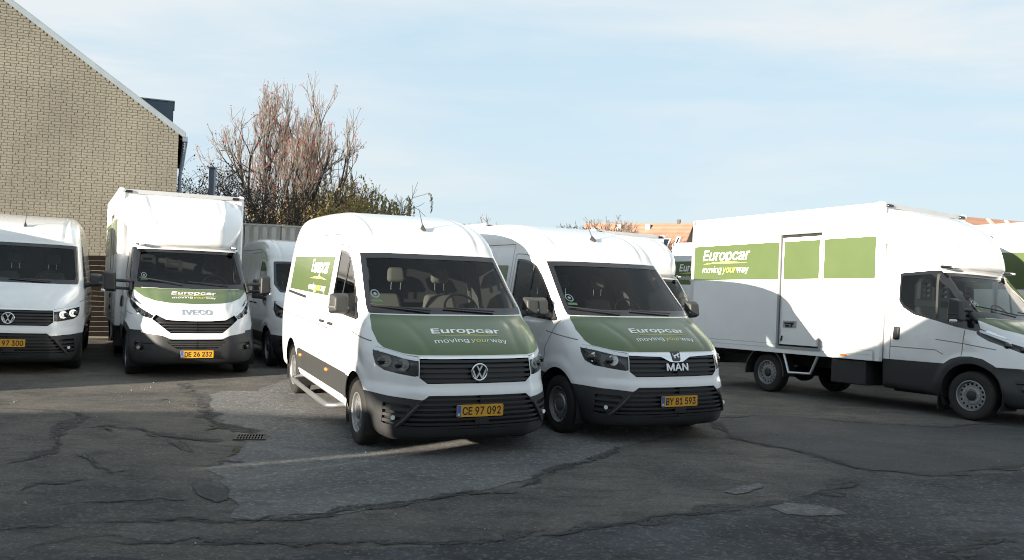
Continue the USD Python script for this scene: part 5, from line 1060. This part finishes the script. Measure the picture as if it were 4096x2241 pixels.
def yellow_leaves(T, rng, tips, segs): obj('leaves', blades(rng, np.repeat(np.array([p for p, d in tips]), 9, 0), .085, .16), LEAFY, T, kind='stuff', label='yellowing leaves')
def willow_strands(T, rng, tips, segs):
    pts, dirs, st = [], [], []
    for p, d in [tips[i] for i in rng.choice(len(tips), min(len(tips), 420), replace=False)]:
        q = p.copy(); v = np.array([d[0], d[1], 0]) * .5 + rng.normal(0, .12, 3); L = rng.uniform(.5, 1.5); n = 9
        for k in range(n):
            v = v * .62 + np.array([0, 0, -1.0]) * .38 * (k + 1) / 2.5; e = q + v / max(np.linalg.norm(v), .2) * L / n
            st.append((q, e, .004, .003)); 
            for _ in range(5): pts.append(q + (e - q) * rng.random()); dirs.append((0, 0, -1.0))
            q = e
    obj('strands', sticks(st, 3), TWIGG, T, kind='stuff', label='hanging willow shoots'); obj('leaves', blades(rng, pts, .085, .02, dirs, 1.6), LEAFG, T, kind='stuff', label='narrow leaves on the hanging shoots')
tree('rowan_tree', 'tall bare tree dotted with red berries behind the metal fence', (-9.9, 36.0), 9.8, 33, 5, depth=5, spread=.44, r=.12, leaves=berries, lean=.27, up=.40, minr=.0035, squash=.66, cut=1, L=2.2, side=.5, kids=(2, 4))
tree('dark_shrub', 'dark leafless shrub beside the brick house', (-9.5, 26.4), 4.9, 5, 8, depth=4, spread=.55, r=.04, twig=TWIGD, leaves=dark_leaves, lean=.5, up=.22, category='shrub', minr=.005)
tree('dark_shrub', 'dark tangled shrub at the foot of the bare berry tree', (-8.7, 28.4), 5.3, 8, 7, depth=4, spread=.55, r=.045, twig=TWIGD, leaves=dark_leaves, lean=.55, up=.22, category='shrub', minr=.005)
tree('yellow_bush', 'bush with yellowing leaves low behind the metal fence', (-8.5, 37.0), 5.6, 17, 5, depth=4, spread=.55, r=.04, leaves=yellow_leaves, lean=.6, up=.2, category='shrub', minr=.004)
tree('yellow_bush', 'yellow-leaved bush between bare tree and willow', (-7.8, 36.0), 5.0, 19, 5, depth=4, spread=.55, r=.04, leaves=yellow_leaves, lean=.7, up=.2, category='shrub', minr=.004)
tree('willow_tree', 'small weeping willow with yellow-green hanging shoots', (-7.7, 38.5), 6.3, 23, 5, depth=4, spread=.55, r=.08, twig=TWIGG, leaves=willow_strands, lean=.45, up=.25, minr=.004)
tree('distant_tree', 'faint bare treetop on the skyline above the vans', (-2.4, 75.0), 6.9, 31, 5, depth=4, spread=.5, r=.12, twig=TWIGG, lean=.6, minr=.02, squash=.8)
tree('distant_tree', 'brownish bare tree before the left end of the red roof', (4.7, 52.0), 5.6, 37, 6, depth=5, spread=.55, r=.08, twig=TWIGG, lean=.7, minr=.012, leaves=None)
tree('distant_tree', 'small bare bush on the skyline left of the red roof', (1.6, 56.0), 4.2, 41, 5, depth=4, spread=.55, r=.06, twig=TWIGG, lean=.7, minr=.012)

# ------------------------------------------------------------------ red-roofed houses far behind
def tilemat(name):
    return mat(name, {'g': ('geometry', {}), 'm': ('mapping', {'scale': (1, 1, 1)}), 'w': ('wave_texture', {'wave_type': 'bands', 'bands_direction': 'z', 'scale': 1.1, 'distortion': .3}), 'n': ('noise_texture', {'scale': 1.2, 'detail': 6.0}),
        'r': ('rgb_ramp', {'ramp': [(.3, (.27, .145, .10)), (.7, (.32, .18, .125))]}), 'b': ('bump', {'strength': .5, 'distance': .05}), 'p': ('principled_bsdf', {'roughness': .85})},
        [('g.position', 'w.vector'), ('g.position', 'n.vector'), ('n.fac', 'r.fac'), ('r.color', 'p.base_color'), ('w.fac', 'b.height'), ('b.normal', 'p.normal')], surface='p.BSDF')
TILE = tilemat('red_roof_tile'); FARWALL = pbr('far_brick', (.26, .20, .13), .9, vary=(2, .3)); VENTW = pbr('white_dormer', (.75, .72, .66), .6); SKYL = pane('skylight_glass', (.10, .12, .14), 1.6)
def red_house(label_, A, B, zr, depth, drop, vents, lights, caps, windows):
    """house along the ridge A-B; its roof falls towards the camera."""
    A, B = np.array(A, float), np.array(B, float); d = (B - A) / np.linalg.norm(B - A); n = np.array([d[1], -d[0]]); n = n if n[1] < 0 else -n; L = np.linalg.norm(B - A); flip = np.cross(np.r_[d, 0], np.r_[n, 0])[2] < 0
    T = thing('red_roofed_house', label_, 'house', group=None)
    def put(m): m = as_mesh(m); v = np.stack([A[0] + d[0] * m.v[:, 0] + n[0] * m.v[:, 1], A[1] + d[1] * m.v[:, 0] + n[1] * m.v[:, 1], m.v[:, 2]], 1); return Mesh(v, m.f[:, ::-1] if flip else m.f)
    prof = [(0, zr), (depth, zr - drop), (depth, zr - drop - .12), (0, zr - .14), (-depth, zr - drop - .12), (-depth, zr - drop)]
    roof = obj('roof', put(extrude(Polygon(prof), L + .5, 'yz', -.25)), TILE, T)
    gab = Polygon([(depth - .35, -.6), (depth - .35, zr - drop - .15 + .35 * drop / depth), (0, zr - .16), (-depth + .35, zr - drop - .15 + .35 * drop / depth), (-depth + .35, -.6)])
    wall = obj('wall', put(extrude(gab, L, 'yz', 0)), FARWALL, T)
    at = lambda t: zr - drop * t / depth
    for s, t, w in vents:
        v_ = obj('dormer', put(join(bx(s - w / 2, s + w / 2, t, t + .40, at(t + .4) - .05, at(t) - .02))), VENTW, roof)
        obj('dormer_side', put(bx(s + w / 2 + .002, s + w / 2 + .06, t + .0, t + .38, at(t + .4) - .03, at(t) - .03)), ROOFD, v_)
    for s, t, w, h in lights:
        P = Polygon([(t, at(t) + .07), (t + h, at(t + h) + .07), (t + h, at(t + h) + .01), (t, at(t) + .01)])
        v_ = obj('skylight', put(extrude(P, w, 'yz', s)), VENTW, roof); P2 = Polygon([(t + .1, at(t + .1) + .085), (t + h - .1, at(t + h - .1) + .085), (t + h - .1, at(t + h - .1) + .072), (t + .1, at(t + .1) + .072)]); obj('pane', put(extrude(P2, w - .2, 'yz', s + .1)), GLOSSB, v_)
    for s in caps: obj('chimney', put(bx(s, s + .2, -.1, .1, zr - .1, zr + .24)), ROOFD, roof)
    for s in windows:
        w_ = obj('window', put(bx(s, s + 1.1, depth - .36, depth - .30, zr - drop - 1.7, zr - drop - .5)), VENTW, wall); obj('pane', put(bx(s + .08, s + 1.02, depth - .298, depth - .29, zr - drop - 1.62, zr - drop - .58)), GLOSSB, w_)
    return T
red_house('far house with red tiled roof, white vents and paired skylights above the van', (5.4, 61.0), (12.0, 57.2), 6.12, 3.6, 3.4, [(2.6, .12, .28), (4.75, .12, .28), (.75, .4, .25)], [(5.55, 1.25, .55, .8), (6.2, 1.25, .55, .8), (7.1, 1.15, .3, 1.0)], [6.7], [1.0, 3.2, 5.4])
red_house('far house with red tiled roof at the right, beyond the side-on truck', (24.0, 47.0), (37.0, 52.0), 6.35, 3.6, 3.4, [], [(3.2, .1, .25, 1.0), (4.6, .1, .25, 1.0)], [11.0], [2.0, 4.5, 7.0, 9.5])

# ------------------------------------------------------------------ what stands beside and behind the photographer: it shades the yard and shows in the panes
SU, SR = np.array([math.cos(SUN_AZ), math.sin(SUN_AZ)]), np.array([math.sin(SUN_AZ), -math.cos(SUN_AZ)]); TANE = math.tan(SUN_EL)
PLASTER = pbr('old_plaster', (.34, .30, .24), .9, vary=(1, .3)); 
def prism(pts, d0, depth, shrink=0.0):
    """outline given in (sideways, height at the camera's distance along the light), built at d0 along the light and reaching back by depth."""
    P = Polygon([(a, max(h - TANE * d0, -1.0)) for a, h in pts]); out = []
    m = trimesh.creation.extrude_polygon(P, depth, engine='earcut'); v = np.array(m.vertices); al = d0 - v[:, 2]
    w = np.stack([SU[0] * al + SR[0] * v[:, 0], SU[1] * al + SR[1] * v[:, 0], v[:, 1]], 1); t = trimesh.Trimesh(w, m.faces, process=False)
    return Mesh(w, np.asarray(m.faces)[:, ::-1] if t.volume < 0 else m.faces)
GA = thing('garage', 'plastered garage with a pitched roof beside the photographer', 'garage')
obj('wall', prism([(-6.62, -2), (-6.62, 2.10), (-4.98, 2.86), (-1.0, 5.20), (4.0, 2.3), (4.0, -2)], -5.0, 4.0), PLASTER, GA)
obj('roof', prism([(-7.34, 2.08), (-7.34, 2.22), (-4.98, 3.02), (-1.0, 5.39), (-1.0, 5.22), (-4.98, 2.88), (-6.5, 1.78)], -4.95, 4.2), ROOFD, GA)
obj('buttress', prism([(-8.2, -2), (-8.2, .46), (-7.17, .50), (-6.63, .84), (-6.63, -2)], -3.0, 3.0), PLASTER, GA)
NH = thing('neighbour_house', 'long plastered house behind the photographer', 'house')
obj('wall', prism([(1.6, -6), (1.6, 5.0), (30.0, 5.0), (30.0, -6)], -22.5, 8.0), PLASTER, NH); obj('roof', prism([(1.2, 5.01), (5.0, 7.0), (26.0, 7.0), (30.5, 5.01)], -22.5, 8.0), ROOFD, NH)
SH = thing('shed', 'long shed with an overhanging roof left behind the photographer', 'shed')
obj('wall', prism([(-17, -5), (-17, .0), (-13.0, .0), (-11.1, .42), (-9.95, .76), (-9.1, .86), (-8.12, 1.0), (-7.81, .50), (-7.81, -5)], -6.0, 2.0), PLASTER, SH)
obj('roof', prism([(-7.80, .52), (-8.1, 1.0), (-7.30, 1.18), (-6.85, 1.18), (-6.90, 1.02), (-7.04, .92), (-7.19, .81), (-7.34, .71), (-7.48, .60)], -6.0, 2.0), ROOFD, SH)
